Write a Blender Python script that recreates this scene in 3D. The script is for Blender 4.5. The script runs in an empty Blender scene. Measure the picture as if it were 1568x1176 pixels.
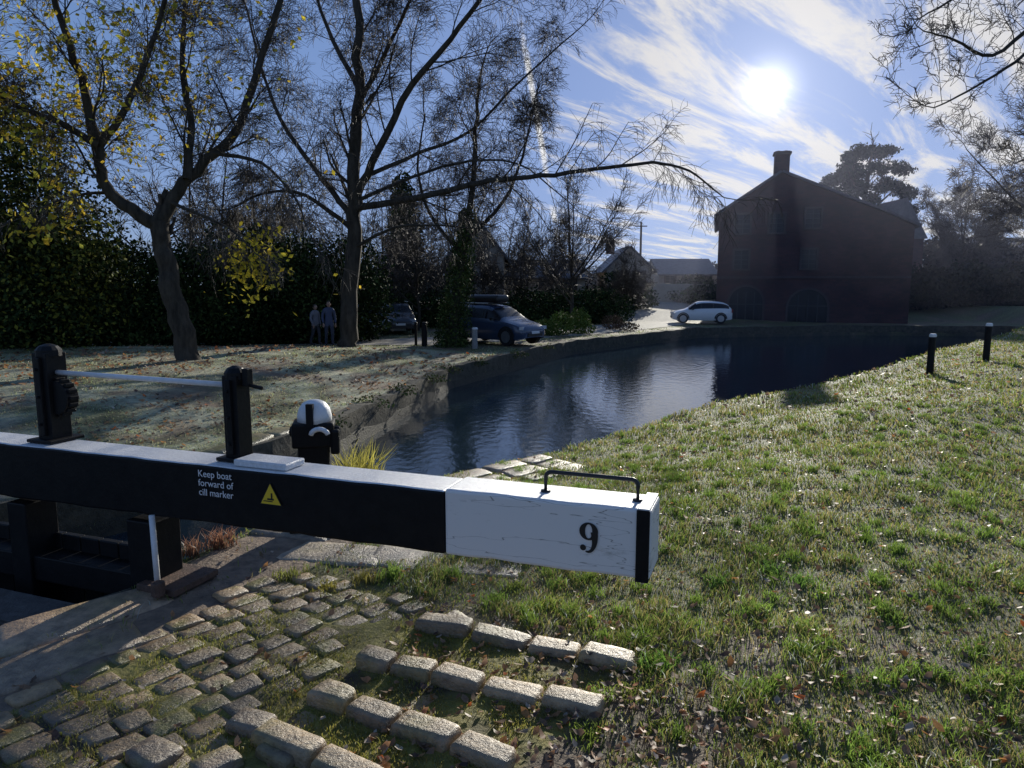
import bpy, bmesh, math, random
import numpy as np
from mathutils import Vector, Matrix
random.seed(7); rng=np.random.default_rng(7)
D2R=math.radians
PITCH=D2R(7.8); CP,SP=math.cos(PITCH),math.sin(PITCH); F=1079.0; ZC=2.15
SUN_AZ=D2R(19.2); SUN_EL=D2R(16.5)
SUN=Vector((math.sin(SUN_AZ)*math.cos(SUN_EL),math.cos(SUN_AZ)*math.cos(SUN_EL),math.sin(SUN_EL)))
# survey helpers: world position of something sighted at a bearing, at a known distance / ground height
def P(a,b,dist):
    u=(a-784)/F; v=(588-b)/F
    k=dist/(CP+SP*v); return Vector((u*k,dist,ZC+k*(-SP+CP*v)))
def G(a,b,z=0.0):
    u=(a-784)/F; v=(588-b)/F
    k=(z-ZC)/(-SP+CP*v); return Vector((u*k,k*(CP+SP*v),z))
scene=bpy.context.scene
def link(o,parent=None):
    scene.collection.objects.link(o)
    if parent is not None: o.parent=parent
    return o
def empty(name):
    e=bpy.data.objects.new(name,None); e.empty_display_size=.2; return link(e)
# ------------------------------------------------------------ materials
def newmat(name):
    m=bpy.data.materials.new(name); m.use_nodes=True
    nt=m.node_tree; b=nt.nodes['Principled BSDF']; return m,nt,b
def N(nt,t,**k):
    n=nt.nodes.new(t)
    for a,v in k.items(): setattr(n,a,v)
    return n
def mat(name,c1,c2=None,rough=.8,scale=5,detail=5,bump=0,bscale=None,spec=.5,metal=0,stretch=None,c3=None,coat=0,trans=0,attr=None,contrast=(.3,.7)):
    m,nt,b=newmat(name); L=nt.links.new
    b.inputs['Roughness'].default_value=rough; b.inputs['Specular IOR Level'].default_value=spec
    b.inputs['Metallic'].default_value=metal; b.inputs['Coat Weight'].default_value=coat
    tc=N(nt,'ShaderNodeTexCoord'); mp=N(nt,'ShaderNodeMapping'); L(tc.outputs['Object'],mp.inputs['Vector'])
    if stretch: mp.inputs['Scale'].default_value=stretch
    out=None
    if c2 is not None:
        nz=N(nt,'ShaderNodeTexNoise'); nz.inputs['Scale'].default_value=scale; nz.inputs['Detail'].default_value=detail; nz.inputs['Roughness'].default_value=.62
        L(mp.outputs[0],nz.inputs['Vector'])
        r=N(nt,'ShaderNodeValToRGB'); L(nz.outputs['Fac'],r.inputs['Fac'])
        r.color_ramp.elements[0].position=contrast[0]; r.color_ramp.elements[0].color=(*c1,1)
        r.color_ramp.elements[1].position=contrast[1]; r.color_ramp.elements[1].color=(*c2,1)
        if c3:
            e=r.color_ramp.elements.new((contrast[0]+contrast[1])/2); e.color=(*c3,1)
        out=r.outputs['Color']
    if attr:
        at=N(nt,'ShaderNodeAttribute'); at.attribute_name='Col'
        if out is None: out=at.outputs['Color']
        else:
            mx=N(nt,'ShaderNodeMix',data_type='RGBA',blend_type='MULTIPLY'); mx.inputs['Factor'].default_value=1
            L(at.outputs['Color'],mx.inputs[6]); L(out,mx.inputs[7]); out=mx.outputs[2]
    if out is not None: L(out,b.inputs['Base Color'])
    else: b.inputs['Base Color'].default_value=(*c1,1)
    if bump:
        nb=N(nt,'ShaderNodeTexNoise'); nb.inputs['Scale'].default_value=bscale or scale*3; nb.inputs['Detail'].default_value=6; nb.inputs['Roughness'].default_value=.65
        L(mp.outputs[0],nb.inputs['Vector'])
        bp=N(nt,'ShaderNodeBump'); bp.inputs['Strength'].default_value=min(bump,1); bp.inputs['Distance'].default_value=.02 if bump<=1 else .02*bump
        L(nb.outputs['Fac'],bp.inputs['Height']); L(bp.outputs[0],b.inputs['Normal'])
    if trans:
        tr=N(nt,'ShaderNodeBsdfTranslucent'); ms=N(nt,'ShaderNodeMixShader'); ms.inputs[0].default_value=trans
        if out is not None: L(out,tr.inputs['Color'])
        else: tr.inputs['Color'].default_value=(*c1,1)
        L(b.outputs[0],ms.inputs[1]); L(tr.outputs[0],ms.inputs[2]); L(ms.outputs[0],nt.nodes['Material Output'].inputs['Surface'])
    return m
M={}
M['ground']=mat('ground_soil_grass',(.5,.5,.5),(1.45,1.4,1.3),.75,scale=9,detail=8,bump=1.4,bscale=30,spec=.5,attr=True)
M['grass']=mat('grass_blades',(.75,.75,.75),(1.2,1.2,1.2),.42,scale=.8,detail=2,spec=.5,attr=True,trans=.6)
M['leaf']=mat('leaf_litter',(.75,.75,.75),(1.2,1.2,1.2),.5,scale=40,detail=2,spec=.4,attr=True,trans=.45)
M['autumn']=mat('autumn_foliage',(.8,.8,.8),(1.2,1.2,1.2),.6,scale=4,detail=2,spec=.2,attr=True,trans=.6)
M['foliage']=mat('evergreen_foliage',(.5,.5,.5),(1.3,1.3,1.3),.8,scale=.5,detail=3,spec=.12,attr=True)
M['bark']=mat('bark',(.03,.026,.02),(.10,.085,.065),.9,scale=6,bump=1,bscale=25,stretch=(1,1,.25),spec=.2)
M['twig']=mat('twig_bark',(.05,.04,.032),(.10,.08,.06),.6,scale=3,spec=.3)
M['stone']=mat('sett_stone',(.5,.5,.5),(1.35,1.3,1.2),.40,scale=14,detail=7,bump=.8,bscale=42,spec=.8,attr=True)
M['wallstone']=mat('bank_wall_stone',(.04,.035,.025),(.13,.115,.08),.9,scale=5,detail=7,bump=2,bscale=9)
M['blackpaint']=mat('black_paint',(.005,.005,.006),(.012,.0115,.0115),.5,scale=8,detail=6,bump=.15,bscale=30,spec=.22)
M['steel']=mat('black_steel',(.012,.012,.013),(.03,.028,.026),.38,scale=20,bump=.2,bscale=60)
M['dark']=mat('dark_glass',(.010,.011,.014),None,.25,spec=.35)
M['chrome']=mat('wheel_alloy',(.35,.36,.38),None,.3,metal=.8)
M['tyre']=mat('tyre_rubber',(.012,.012,.012),None,.85)
def whitepaint(name):
    m,nt,b=newmat(name); L=nt.links.new
    tc=N(nt,'ShaderNodeTexCoord')
    n1=N(nt,'ShaderNodeTexNoise'); n1.inputs['Scale'].default_value=2.2; n1.inputs['Detail'].default_value=8; n1.inputs['Roughness'].default_value=.72
    mp=N(nt,'ShaderNodeMapping'); mp.inputs['Rotation'].default_value=(0,0,D2R(20)); mp.inputs['Scale'].default_value=(1,2,3)
    L(tc.outputs['Object'],mp.inputs[0]); L(mp.outputs[0],n1.inputs['Vector'])
    r=N(nt,'ShaderNodeValToRGB'); L(n1.outputs['Fac'],r.inputs[0])
    r.color_ramp.elements[0].position=.25; r.color_ramp.elements[0].color=(.44,.41,.35,1)
    r.color_ramp.elements[1].position=.40; r.color_ramp.elements[1].color=(.84,.80,.74,1)
    n2=N(nt,'ShaderNodeTexNoise'); n2.inputs['Scale'].default_value=2.4; n2.inputs['Detail'].default_value=4
    mp2=N(nt,'ShaderNodeMapping'); mp2.inputs['Rotation'].default_value=(0,0,D2R(20)); mp2.inputs['Scale'].default_value=(.40,.4,3.0)
    L(tc.outputs['Object'],mp2.inputs[0]); L(mp2.outputs[0],n2.inputs['Vector'])
    a=N(nt,'ShaderNodeMath',operation='SUBTRACT'); L(n2.outputs['Fac'],a.inputs[0]); a.inputs[1].default_value=.55
    ab=N(nt,'ShaderNodeMath',operation='ABSOLUTE'); L(a.outputs[0],ab.inputs[0])
    r2=N(nt,'ShaderNodeValToRGB'); L(ab.outputs[0],r2.inputs[0]); r2.color_ramp.elements[0].position=0; r2.color_ramp.elements[0].color=(.3,.28,.25,1)
    r2.color_ramp.elements[1].position=.003; r2.color_ramp.elements[1].color=(1,1,1,1)
    mx=N(nt,'ShaderNodeMix',data_type='RGBA',blend_type='MULTIPLY'); mx.inputs['Factor'].default_value=1
    L(r.outputs[0],mx.inputs[6]); L(r2.outputs[0],mx.inputs[7]); L(mx.outputs[2],b.inputs['Base Color'])
    b.inputs['Roughness'].default_value=.55
    bp=N(nt,'ShaderNodeBump'); bp.inputs['Strength'].default_value=.3; bp.inputs['Distance'].default_value=.004
    L(n1.outputs['Fac'],bp.inputs['Height']); L(bp.outputs[0],b.inputs['Normal'])
    return m
M['white']=whitepaint('white_paint')
M['whitep']=mat('plain_white_paint',(.7,.7,.68),(.82,.82,.82),.5,scale=20,bump=.2)
M['frost']=mat('frosted_timber_top',(.72,.71,.69),(.95,.94,.92),.36,scale=45,detail=8,bump=.5,bscale=160,spec=1.0)
M['signwhite']=mat('sign_white',(.8,.8,.8),None,.5)
M['signyellow']=mat('sign_yellow',(.8,.55,.03),None,.5)
M['signblack']=mat('sign_black',(.012,.012,.012),None,.5)
# ------------------------------------------------------------ mesh helpers
def mesh_np(name,verts,quads=None,tris=None,mats=(),col=None,smooth=False,parent=None,midx=None,dolink=True):
    me=bpy.data.meshes.new(name)
    verts=np.asarray(verts,dtype=np.float32).reshape(-1,3)
    me.vertices.add(len(verts)); me.vertices.foreach_set('co',verts.ravel())
    nq=0 if quads is None else len(quads); ntt=0 if tris is None else len(tris)
    parts=[]
    if nq: parts.append(np.asarray(quads,dtype=np.int32).ravel())
    if ntt: parts.append(np.asarray(tris,dtype=np.int32).ravel())
    li=np.concatenate(parts)
    me.loops.add(len(li)); me.loops.foreach_set('vertex_index',li)
    me.polygons.add(nq+ntt)
    ls=np.concatenate([np.arange(nq)*4, nq*4+np.arange(ntt)*3]).astype(np.int32)
    me.polygons.foreach_set('loop_start',ls)
    if midx is not None: me.polygons.foreach_set('material_index',np.asarray(midx,dtype=np.int32))
    me.update(calc_edges=True)
    if smooth: me.polygons.foreach_set('use_smooth',np.ones(nq+ntt,dtype=bool))
    if col is not None:
        a=me.color_attributes.new('Col','FLOAT_COLOR','POINT')
        c=np.ones((len(verts),4),dtype=np.float32); c[:,:3]=col; a.data.foreach_set('color',c.ravel())
    for m in mats: me.materials.append(m)
    o=bpy.data.objects.new(name,me)
    return link(o,parent) if dolink else o
class MB:
    def __init__(s): s.v=[]; s.f=[]; s.m=[]
    def add(s,vs,fs,mi=0):
        b=len(s.v); s.v+= [tuple(v) for v in vs]
        for f in fs: s.f.append([b+i for i in f]); s.m.append(mi)
    def box(s,c,size,mi=0,rz=0,mtx=None):
        hx,hy,hz=[a/2 for a in size]; vs=[]
        R=Matrix.Rotation(rz,3,'Z') if mtx is None else mtx
        for z in(-hz,hz):
            for x,y in((-hx,-hy),(hx,-hy),(hx,hy),(-hx,hy)): vs.append(R@Vector((x,y,z))+Vector(c))
        s.add(vs,[(0,3,2,1),(4,5,6,7),(0,1,5,4),(1,2,6,5),(2,3,7,6),(3,0,4,7)],mi)
    def tube(s,pts,rad,n=10,mi=0,cap=True):
        pts=[Vector(p) for p in pts]; k=len(pts)
        if not hasattr(rad,'__len__'): rad=[rad]*k
        d=(pts[-1]-pts[0])
        if d.length<1e-6: d=pts[1]-pts[0]
        ref=Vector((0,0,1)) if abs(d.normalized().z)<.8 else Vector((1,0,0))
        vs=[]
        for i,p in enumerate(pts):
            t=(pts[min(i+1,k-1)]-pts[max(i-1,0)]).normalized()
            a=t.cross(ref)
            if a.length<1e-3: a=t.cross(Vector((.3,1,.2)))
            a.normalize(); b=t.cross(a)
            for j in range(n):
                an=2*math.pi*j/n; vs.append(p+(a*math.cos(an)+b*math.sin(an))*rad[i])
        fs=[]
        for i in range(k-1):
            for j in range(n): fs.append((i*n+j,i*n+(j+1)%n,(i+1)*n+(j+1)%n,(i+1)*n+j))
        if cap: fs.append(tuple(range(n))); fs.append(tuple(range((k-1)*n,k*n))[::-1])
        s.add(vs,fs,mi)
    def obj(s,name,mats,parent=None,bevel=0,smooth=False,seg=2):
        me=bpy.data.meshes.new(name); me.from_pydata(s.v,[],s.f)
        for m in mats: me.materials.append(m)
        for i,p in enumerate(me.polygons): p.material_index=s.m[i]; p.use_smooth=smooth
        bm=bmesh.new(); bm.from_mesh(me); bmesh.ops.recalc_face_normals(bm,faces=bm.faces); bm.to_mesh(me); bm.free()
        o=bpy.data.objects.new(name,me); link(o,parent)
        if bevel:
            md=o.modifiers.new('b','BEVEL'); md.width=bevel; md.segments=seg; md.limit_method='ANGLE'; md.angle_limit=D2R(40)
        return o
def vnoise(x,y,s=1.0,seed=0,octv=3):
    x=np.asarray(x,float)*s; y=np.asarray(y,float)*s; tot=0; amp=1; norm=0
    for o in range(octv):
        xi=np.floor(x).astype(np.int64); yi=np.floor(y).astype(np.int64); xf=x-xi; yf=y-yi
        def h(a,b):
            n=(a*374761393+b*668265263+seed*974711+o*131071)&0x7fffffff
            n=((n^(n>>13))*1274126177)&0x7fffffff
            return ((n^(n>>16))&0xffff)/65535.
        u=xf*xf*(3-2*xf); v=yf*yf*(3-2*yf)
        r=(h(xi,yi)*(1-u)+h(xi+1,yi)*u)*(1-v)+(h(xi,yi+1)*(1-u)+h(xi+1,yi+1)*u)*v
        tot=tot+r*amp; norm+=amp; amp*=.5; x=x*2.03; y=y*2.03
    return tot/norm
def pdist(x,y,poly,closed=False):
    p=np.array(poly,float); n=len(p); d=np.full(np.shape(x),1e9)
    for i in range(n if closed else n-1):
        a=p[i]; b=p[(i+1)%n]; ab=b-a; t=np.clip(((x-a[0])*ab[0]+(y-a[1])*ab[1])/(ab@ab),0,1)
        d=np.minimum(d,np.hypot(x-a[0]-t*ab[0],y-a[1]-t*ab[1]))
    return d
def inside(x,y,poly):
    p=np.array(poly,float); n=len(p); c=np.zeros(np.shape(x),bool)
    for i in range(n):
        x1,y1=p[i]; x2,y2=p[(i+1)%n]
        if y1==y2: continue
        c^=((y1>y)!=(y2>y))&(x<(x2-x1)*(y-y1)/(y2-y1)+x1)
    return c
def sst(t): t=np.clip(t,0,1); return t*t*(3-2*t)
# ------------------------------------------------------------ terrain
RIGHT=[(-2.75,5.12),(-2.1,6.7),(-1.1,8.9),(0.3,10.2),(2.6,13),(4.3,14.9),(7.4,17),(12,21),(20,28.5),(32,42),(44,49)]
LEFT=[(32,45.0),(22,46.2),(11.3,43.7),(2.65,32.8),(-2.1,21.7),(-3.0,15.5),(-3.6,12.5),(-4.6,9.4),(-6.6,7.2),(-6.85,6.62)]
CANAL=RIGHT+LEFT
CHAMBER=[(-2.74,5.10),(-2.72,4.8),(-3.23,4.21),(-9,-2.2),(-12.5,1),(-6.84,6.6)]
RPL=[(-9,-2.2),(-3.23,4.21),(-2.72,4.8)]+RIGHT
LPL=LEFT+[(-12.5,1)]
def land_z(x,y):
    x=np.asarray(x,float); y=np.asarray(y,float)
    dR=pdist(x,y,RPL); dL=pdist(x,y,LPL)
    ze=np.interp(y,[0,6.2,8.6,13,17,21,30,60],[0,0,-.35,-.4,-.20,.10,.35,.45]); z0=np.interp(y,[0,10,17,30],[0,0.05,.5,.75])
    zr=ze+(z0-ze)*sst(dR/5)
    z0l=np.interp(y,[0,23,30,50,62,80],[.15,.2,-.3,-.3,.75,.95]); zl=-.33+(z0l+.33)*sst(dL/6)
    zl=np.where(y>48,z0l,zl)
    w=sst((dL-dR+1)/2)
    z=zl*(1-w)+zr*w
    z=z+(vnoise(x,y,.5,3)-.5)*.12*sst((y-6)/5)
    return z
def terr(x,y,fine=True):
    z=land_z(x,y)
    if fine: z=z+(vnoise(x,y,5,11,3)-.5)*.035
    ic=inside(x,y,CANAL); d=pdist(x,y,CANAL,True)
    z=np.where(ic,np.maximum(z-d*2.6,-1.9),z)
    z=np.where(inside(x,y,CHAMBER),-4.6,z)
    return z
def tz(x,y): return float(land_z(np.array([x]),np.array([y]))[0])
def grid1(segs):
    out=[]
    for a,b,s in segs: out+=list(np.arange(a,b,s))
    return np.array(out+[segs[-1][1]])
xs=grid1([(-400,-100,50),(-100,-30,7),(-30,-10,1),(-10,-6,.25),(-6,6,.07),(6,14,.2),(14,34,.4),(34,60,2),(60,100,8),(100,400,50)])
ys=grid1([(-30,-4,4),(-4,2,.5),(2,7,.07),(7,14,.14),(14,52,.3),(52,80,2),(80,120,8),(120,600,60)])
X,Y=np.meshgrid(xs,ys); Z=terr(X,Y)
nx,ny=len(xs),len(ys)
idx=np.arange(nx*ny).reshape(ny,nx)
quads=np.stack([idx[:-1,:-1],idx[:-1,1:],idx[1:,1:],idx[1:,:-1]],-1).reshape(-1,4)
COBB=[G(-250,1190),G(0,1085),G(200,985),G(370,895),G(480,875),G(600,905),G(700,930),G(790,960),G(960,1005),G(900,1090),G(800,1190),G(760,1400),G(-250,1400)]
COBB=[(p.x,p.y) for p in COBB]
PAVE=[(-3.23,4.21),(-2.72,4.8),(-2.1,6.5),(-1.1,6.6),(-1.45,5.4),(-3.0,2.6),(-6,-1),(-8,-2)]
def gdens(x,y):
    """grass density 0..1"""
    dR=pdist(x,y,RPL); dL=pdist(x,y,LPL); right=dR<dL
    n=vnoise(x,y,.9,5,4); n2=vnoise(x,y,3.5,8,3)
    g=np.where(y>5.0,1.0,.80+.20*sst((y-3.9)/1.1))
    g=g-.22*np.exp(-((x-1.3)/.8)**2-((y-4.15)/.28)**2)       # worn muddy patch by the beam tail
    g=g*np.where((x<1.05)&(y<4.2),.80,1)
    g=np.where((y<5.6)&(x<.3),g*.85,g)
    g=sst((g*1.35+(n-.5)*1.7*(1.25-g)+(n2-.5)*1.3-.28))
    gl=sst((n-.28)*3)*.9
    g=np.where(right,g,gl)
    g=np.where(inside(x,y,COBB),.70*sst((n2-.30)*4),g)
    g=np.where(inside(x,y,PAVE),.03,g)
    g=np.where(inside(x,y,CHAMBER),0,g)
    g=np.where(inside(x,y,CANAL)&(pdist(x,y,CANAL,True)>.2),0,g)
    return g
gd=gdens(X.ravel(),Y.ravel())[:,None]
nn=vnoise(X.ravel(),Y.ravel(),2.2,21,4)[:,None]; nf=vnoise(X.ravel(),Y.ravel(),9,31,3)[:,None]
soil=np.array([.18,.13,.088])*(.4+1.1*nf); gr=np.array([.12,.13,.045])*(.6+.8*nn)
frost=np.array([.46,.49,.34])
col=soil*(1-gd)+gr*gd
leftm=((pdist(X.ravel(),Y.ravel(),LPL)<pdist(X.ravel(),Y.ravel(),RPL))&(Y.ravel()<27))[:,None]
ft=sst((nn-.30)*2.4)*.8
col=np.where(leftm,col*1.2*(1-ft)+frost*ft,col)
icb=inside(X.ravel(),Y.ravel(),COBB)[:,None]; ms=sst((nn-.36)*5)*.9
col=np.where(icb,np.array([.07,.053,.033])*(1-ms)+np.array([.24,.22,.045])*ms*(.6+.8*nf),col)
ipv=inside(X.ravel(),Y.ravel(),PAVE)[:,None]
col=np.where(ipv,np.array([.27,.20,.145])*(.6+.7*nf),col)
ic=inside(X.ravel(),Y.ravel(),CANAL)[:,None]
col=np.where(ic&(Z.ravel()<-.5)[:,None],np.array([.05,.045,.03]),col)
mesh_np('ground',np.stack([X,Y,Z],-1).reshape(-1,3),quads,mats=[M['ground']],col=col,smooth=True)
# ------------------------------------------------------------ water
def water_mat(name,bs,st):
    m,nt,b=newmat(name); L=nt.links.new
    b.inputs['Base Color'].default_value=(.018,.032,.045,1); b.inputs['Roughness'].default_value=.045; b.inputs['IOR'].default_value=1.40
    tc=N(nt,'ShaderNodeTexCoord'); mp=N(nt,'ShaderNodeMapping'); mp.inputs['Scale'].default_value=(1,.6,1); L(tc.outputs['Object'],mp.inputs[0])
    n=N(nt,'ShaderNodeTexNoise'); n.inputs['Scale'].default_value=bs; n.inputs['Detail'].default_value=4; L(mp.outputs[0],n.inputs['Vector'])
    bp=N(nt,'ShaderNodeBump'); bp.inputs['Strength'].default_value=st; bp.inputs['Distance'].default_value=.02
    L(n.outputs['Fac'],bp.inputs['Height']); L(bp.outputs[0],b.inputs['Normal']); return m
M['water']=water_mat('canal_water',5.5,.42)
mb=MB(); mb.add([(x,y,-.95) for x,y in CANAL],[tuple(range(len(CANAL)))]); mb.obj('canal_water',[M['water']])
mb=MB(); mb.add([(x,y,-3.4) for x,y in CHAMBER],[tuple(range(len(CHAMBER)))]); mb.obj('lock_chamber_water',[M['water']])
# ------------------------------------------------------------ bank walls / chamber walls
def wall_strip(name,pts,top,bottom,thick,mat_,parent=None,jit=.02):
    mb=MB(); out=[]
    for i in range(len(pts)-1):
        a=Vector(pts[i]); b=Vector(pts[i+1]); n=max(1,int((b-a).length/.45))
        for k in range(n): out.append(a.lerp(b,k/n))
    out.append(Vector(pts[-1])); vs=[]
    for i,p in enumerate(out):
        t=(out[min(i+1,len(out)-1)]-out[max(i-1,0)]).normalized(); nrm=Vector((-t.y,t.x))
        tp=(top(p.x,p.y) if callable(top) else top)+random.uniform(-jit,jit)*1.5
        o=random.uniform(-jit,jit)
        q=p+nrm*(thick+o); r=p-nrm*(thick-o)
        vs+=[(q.x,q.y,tp),(r.x,r.y,tp),(q.x,q.y,bottom),(r.x,r.y,bottom)]
    fs=[]
    for i in range(len(out)-1):
        a=i*4; b=a+4
        fs+=[(a,b,b+1,a+1),(a,a+2,b+2,b),(a+1,b+1,b+3,a+3)]
    mb.add(vs,fs); return mb.obj(name,[mat_],parent)
wall_strip('canal_bank_wall',LEFT[:-1],lambda x,y:tz(x,y)+.03,-1.9,.16,M['wallstone'])
wall_strip('lock_chamber_wall',[(-2.5,5.1),(-2.75,4.77),(-3.25,4.17),(-9,-2.3)],-.02,-4.6,.10,M['wallstone'],jit=.004)
wall_strip('lock_chamber_wall',[(-12.5,1),(-6.7,6.65),(-6.3,7.3)],-.1,-4.6,.12,M['wallstone'],jit=.01)
wall_strip('lock_wing_wall',[(-2.7,5.2),(-2.1,6.75),(-1.15,8.9),(0.15,10.1)],lambda x,y:tz(x,y)-.05,-1.9,.1,M['wallstone'],jit=.01)
# ------------------------------------------------------------ setts
gu=np.array([-1,-.985,-.94,-.84,-.4,0,.4,.84,.94,.985,1.0]); NG=len(gu)
GU,GV=np.meshgrid(gu,gu); GH=((1-np.abs(GU)**18)*(1-np.abs(GV)**16)); GH=np.clip(GH,0,1)**.28
gi=np.arange(NG*NG).reshape(NG,NG); GQ=np.stack([gi[:-1,:-1],gi[:-1,1:],gi[1:,1:],gi[1:,:-1]],-1).reshape(-1,4)
def setts(name,items,parent=None,matk='stone',rough=.014,moss=0):
    """items: (x,y,z_top,lx,ly,height,angle,color)"""
    V=[];Q=[];C=[]
    for k,(x,y,zt,lx,ly,h,an,c) in enumerate(items):
        r=rng.random((4,))*.2-.10; cut=rng.random(4)*.10
        cu=1-np.where(GU*GV>0,cut[0],cut[1])*np.abs(GU*GV)**4
        u=GU*lx/2*(1+r[0]*GV)*cu; v=GV*ly/2*(1+r[1]*GU)*cu
        zz=zt-h+h*GH+ (u*r[2]+v*r[3])*.6 +(vnoise(u+x*3,v+y*3,16,k,3)-.5)*rough*GH
        ca,sa=math.cos(an),math.sin(an)
        wx,wy=x+u*ca-v*sa,y+u*sa+v*ca
        V.append(np.stack([wx,wy,zz],-1).reshape(-1,3)); Q.append(GQ+NG*NG*k)
        cc=np.tile(np.array(c)*(.65+.6*rng.random()),(NG*NG,1))
        if moss:
            mm_=(sst((vnoise(wx,wy,7,91,3)-.55)*7).ravel()*moss)[:,None]; cc=cc*(1-mm_)+np.array([.22,.20,.04])*mm_
        C.append(cc)
    return mesh_np(name,np.concatenate(V),np.concatenate(Q),mats=[M[matk]],col=np.concatenate(C),smooth=True,parent=parent)
ribs=[(G(640,958),G(948,1020)),(G(552,1015),G(885,1088)),(G(485,1068),G(800,1185)),(G(400,1130),G(640,1240))]
def near_rib(x,y):
    for a,b in ribs:
        if pdist(np.array([x]),np.array([y]),[(a.x-.03,a.y),(b.x,b.y)])[0]<.15: return True
    return False
items=[]; ang=math.atan2(.746,.60)
ax=Vector((math.cos(ang),math.sin(ang))); bx=Vector((-ax.y,ax.x))
o=Vector((-1.2,3.6))
for j in range(-28,28):
    off=random.uniform(0,.2); i=-4.5
    while i<4.5:
        l=random.uniform(.14,.26)
        p=o+ax*(i+l/2+off)+bx*(j*.165+random.uniform(-.010,.010)); i+=l+.018
        if inside(np.array([p.x]),np.array([p.y]),COBB)[0] and p.y>2.1 and p.x>-4.4 and not near_rib(p.x,p.y):
            if p.x>.1 and random.random()<.5: continue
            if random.random()<.05: continue
            low=-.02 if p.x>-.9 and p.y<4.1 else 0
            items.append((p.x,p.y,.018+low+random.uniform(-.012,.010),l,.152+random.uniform(-.016,.008),.06,ang+random.uniform(-.09,.09),random.choice(((.36,.245,.13),(.31,.22,.125),(.24,.175,.105),(.39,.26,.135)))))
setts('stone_setts',items,moss=.85)
items=[]
for a,b in ribs:
    d=b-a; L_=d.length; an=math.atan2(d.y,d.x); t=0; dn=d.normalized()
    while t<L_-.1:
        l=random.uniform(.2,.38); p=a+dn*(t+l/2); t+=l+.012
        items.append((p.x,p.y,.075+random.uniform(-.02,.012),l,.15,.11,an+random.uniform(-.05,.05),(.38,.275,.165)))
for q,s in ((G(385,1115),.2),(G(435,1160),.2),(G(235,1165),.22),(G(330,1180),.2)):
    items.append((q.x,q.y,.06,s,s*.8,.10,random.uniform(0,3),(.26,.19,.125)))
setts('beam_footing_stones',items,rough=.012,moss=.4)
items=[]
a=Vector((-2.62,4.9)); b=Vector((-8.0,-1.1)); d=(b-a).normalized(); n=Vector((-d.y,d.x)); n=n if n.x>0 else -n
t=0
while t<7:
    l=random.uniform(.75,1.1); p=a+d*(t+l/2)+n*.21; items.append((p.x,p.y,.03,l,.44,.12,math.atan2(d.y,d.x),(.42,.30,.20))); 
    p=p+n*.45+d*.3; items.append((p.x,p.y,.024,l*.96,.42,.12,math.atan2(d.y,d.x),(.38,.28,.19))); t+=l+.02
for (x,y,l,w) in ((-1.45,5.5,.9,.45),(-.75,5.35,.8,.42),(-1.9,6.1,.8,.5),(-1.1,5.95,.8,.4),(-.25,5.2,.7,.35)):
    items.append((x,y,.02,l,w,.1,D2R(-15),(.40,.33,.25)))
setts('lock_coping_stones',items,rough=.010,moss=.4)
items=[]
pl=[(-1.75,7.7),(-.98,8.95),(.45,10.25)]
for i in range(2):
    a=Vector(pl[i]); b=Vector(pl[i+1]); L_=(b-a).length; d=(b-a)/L_; n=Vector((d.y,-d.x)); t=0
    while t<L_-.2:
        l=min(random.uniform(.6,.9),L_-t)
        for w in (0,1,2):
            p=a+d*(t+l/2)+n*(.12+w*.36); items.append((p.x,p.y,tz(p.x,p.y)+.04-.01*w,l-.02,.34,.12,math.atan2(d.y,d.x),(.40,.29,.20) if w<2 else (.27,.25,.09)))
        t+=l
setts('wing_wall_coping',items,rough=.012,moss=.7)
items=[]
for i in range(6,9):
    a=Vector(LEFT[i]); b=Vector(LEFT[i+1]); L_=(b-a).length; d=(b-a)/L_; n=Vector((d.y,-d.x)); t=0
    while t<L_-.2:
        l=min(random.uniform(.5,.9),L_-t); p=a+d*(t+l/2)+n*.12*(1 if n.x<0 else -1)
        items.append((p.x,p.y,tz(p.x,p.y)+.07,l-.02,.42,.14,math.atan2(d.y,d.x),(.32,.27,.14))); t+=l
setts('far_bank_coping',items,rough=.015,moss=.8)
# ------------------------------------------------------------ grass blades
def blades(name,x,y,z,h,w,col,lean=.5,parent=None):
    n=len(x); an=rng.random(n)*2*np.pi; la=rng.random(n)*2*np.pi; ll=h*lean*(.3+rng.random(n))
    ca,sa=np.cos(an)*w/2,np.sin(an)*w/2; lx,ly=np.cos(la)*ll,np.sin(la)*ll
    V=np.empty((n,5,3))
    V[:,0]=np.stack([x-ca,y-sa,z-.01],-1); V[:,1]=np.stack([x+ca,y+sa,z-.01],-1)
    mx,my,mz=x+lx*.35,y+ly*.35,z+h*.6
    V[:,2]=np.stack([mx+ca*.8,my+sa*.8,mz],-1); V[:,3]=np.stack([mx-ca*.8,my-sa*.8,mz],-1)
    V[:,4]=np.stack([x+lx,y+ly,z+h*(1-.25*rng.random(n))],-1)
    b=np.arange(n)[:,None]*5
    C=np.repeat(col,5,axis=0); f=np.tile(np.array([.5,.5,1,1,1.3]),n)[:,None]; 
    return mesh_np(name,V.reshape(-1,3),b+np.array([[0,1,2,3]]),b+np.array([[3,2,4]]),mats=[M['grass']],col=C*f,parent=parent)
def pick(n,rmin,rmax,amin,amax):
    r=np.exp(rng.random(n)*(math.log(rmax)-math.log(rmin))+math.log(rmin)); a=amin+rng.random(n)*(amax-amin)
    return r*np.sin(a),r*np.cos(a),r
x,y,r=pick(450000,2.6,48,D2R(-50),D2R(46))
g=gdens(x,y); keep=rng.random(len(x))<g*np.where((x<-1.0)&(y>5),.5,1)
x,y,r=x[keep],y[keep],r[keep]
tn=vnoise(x,y,3.2,41,3); tn2=vnoise(x,y,.6,44,3)
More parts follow.
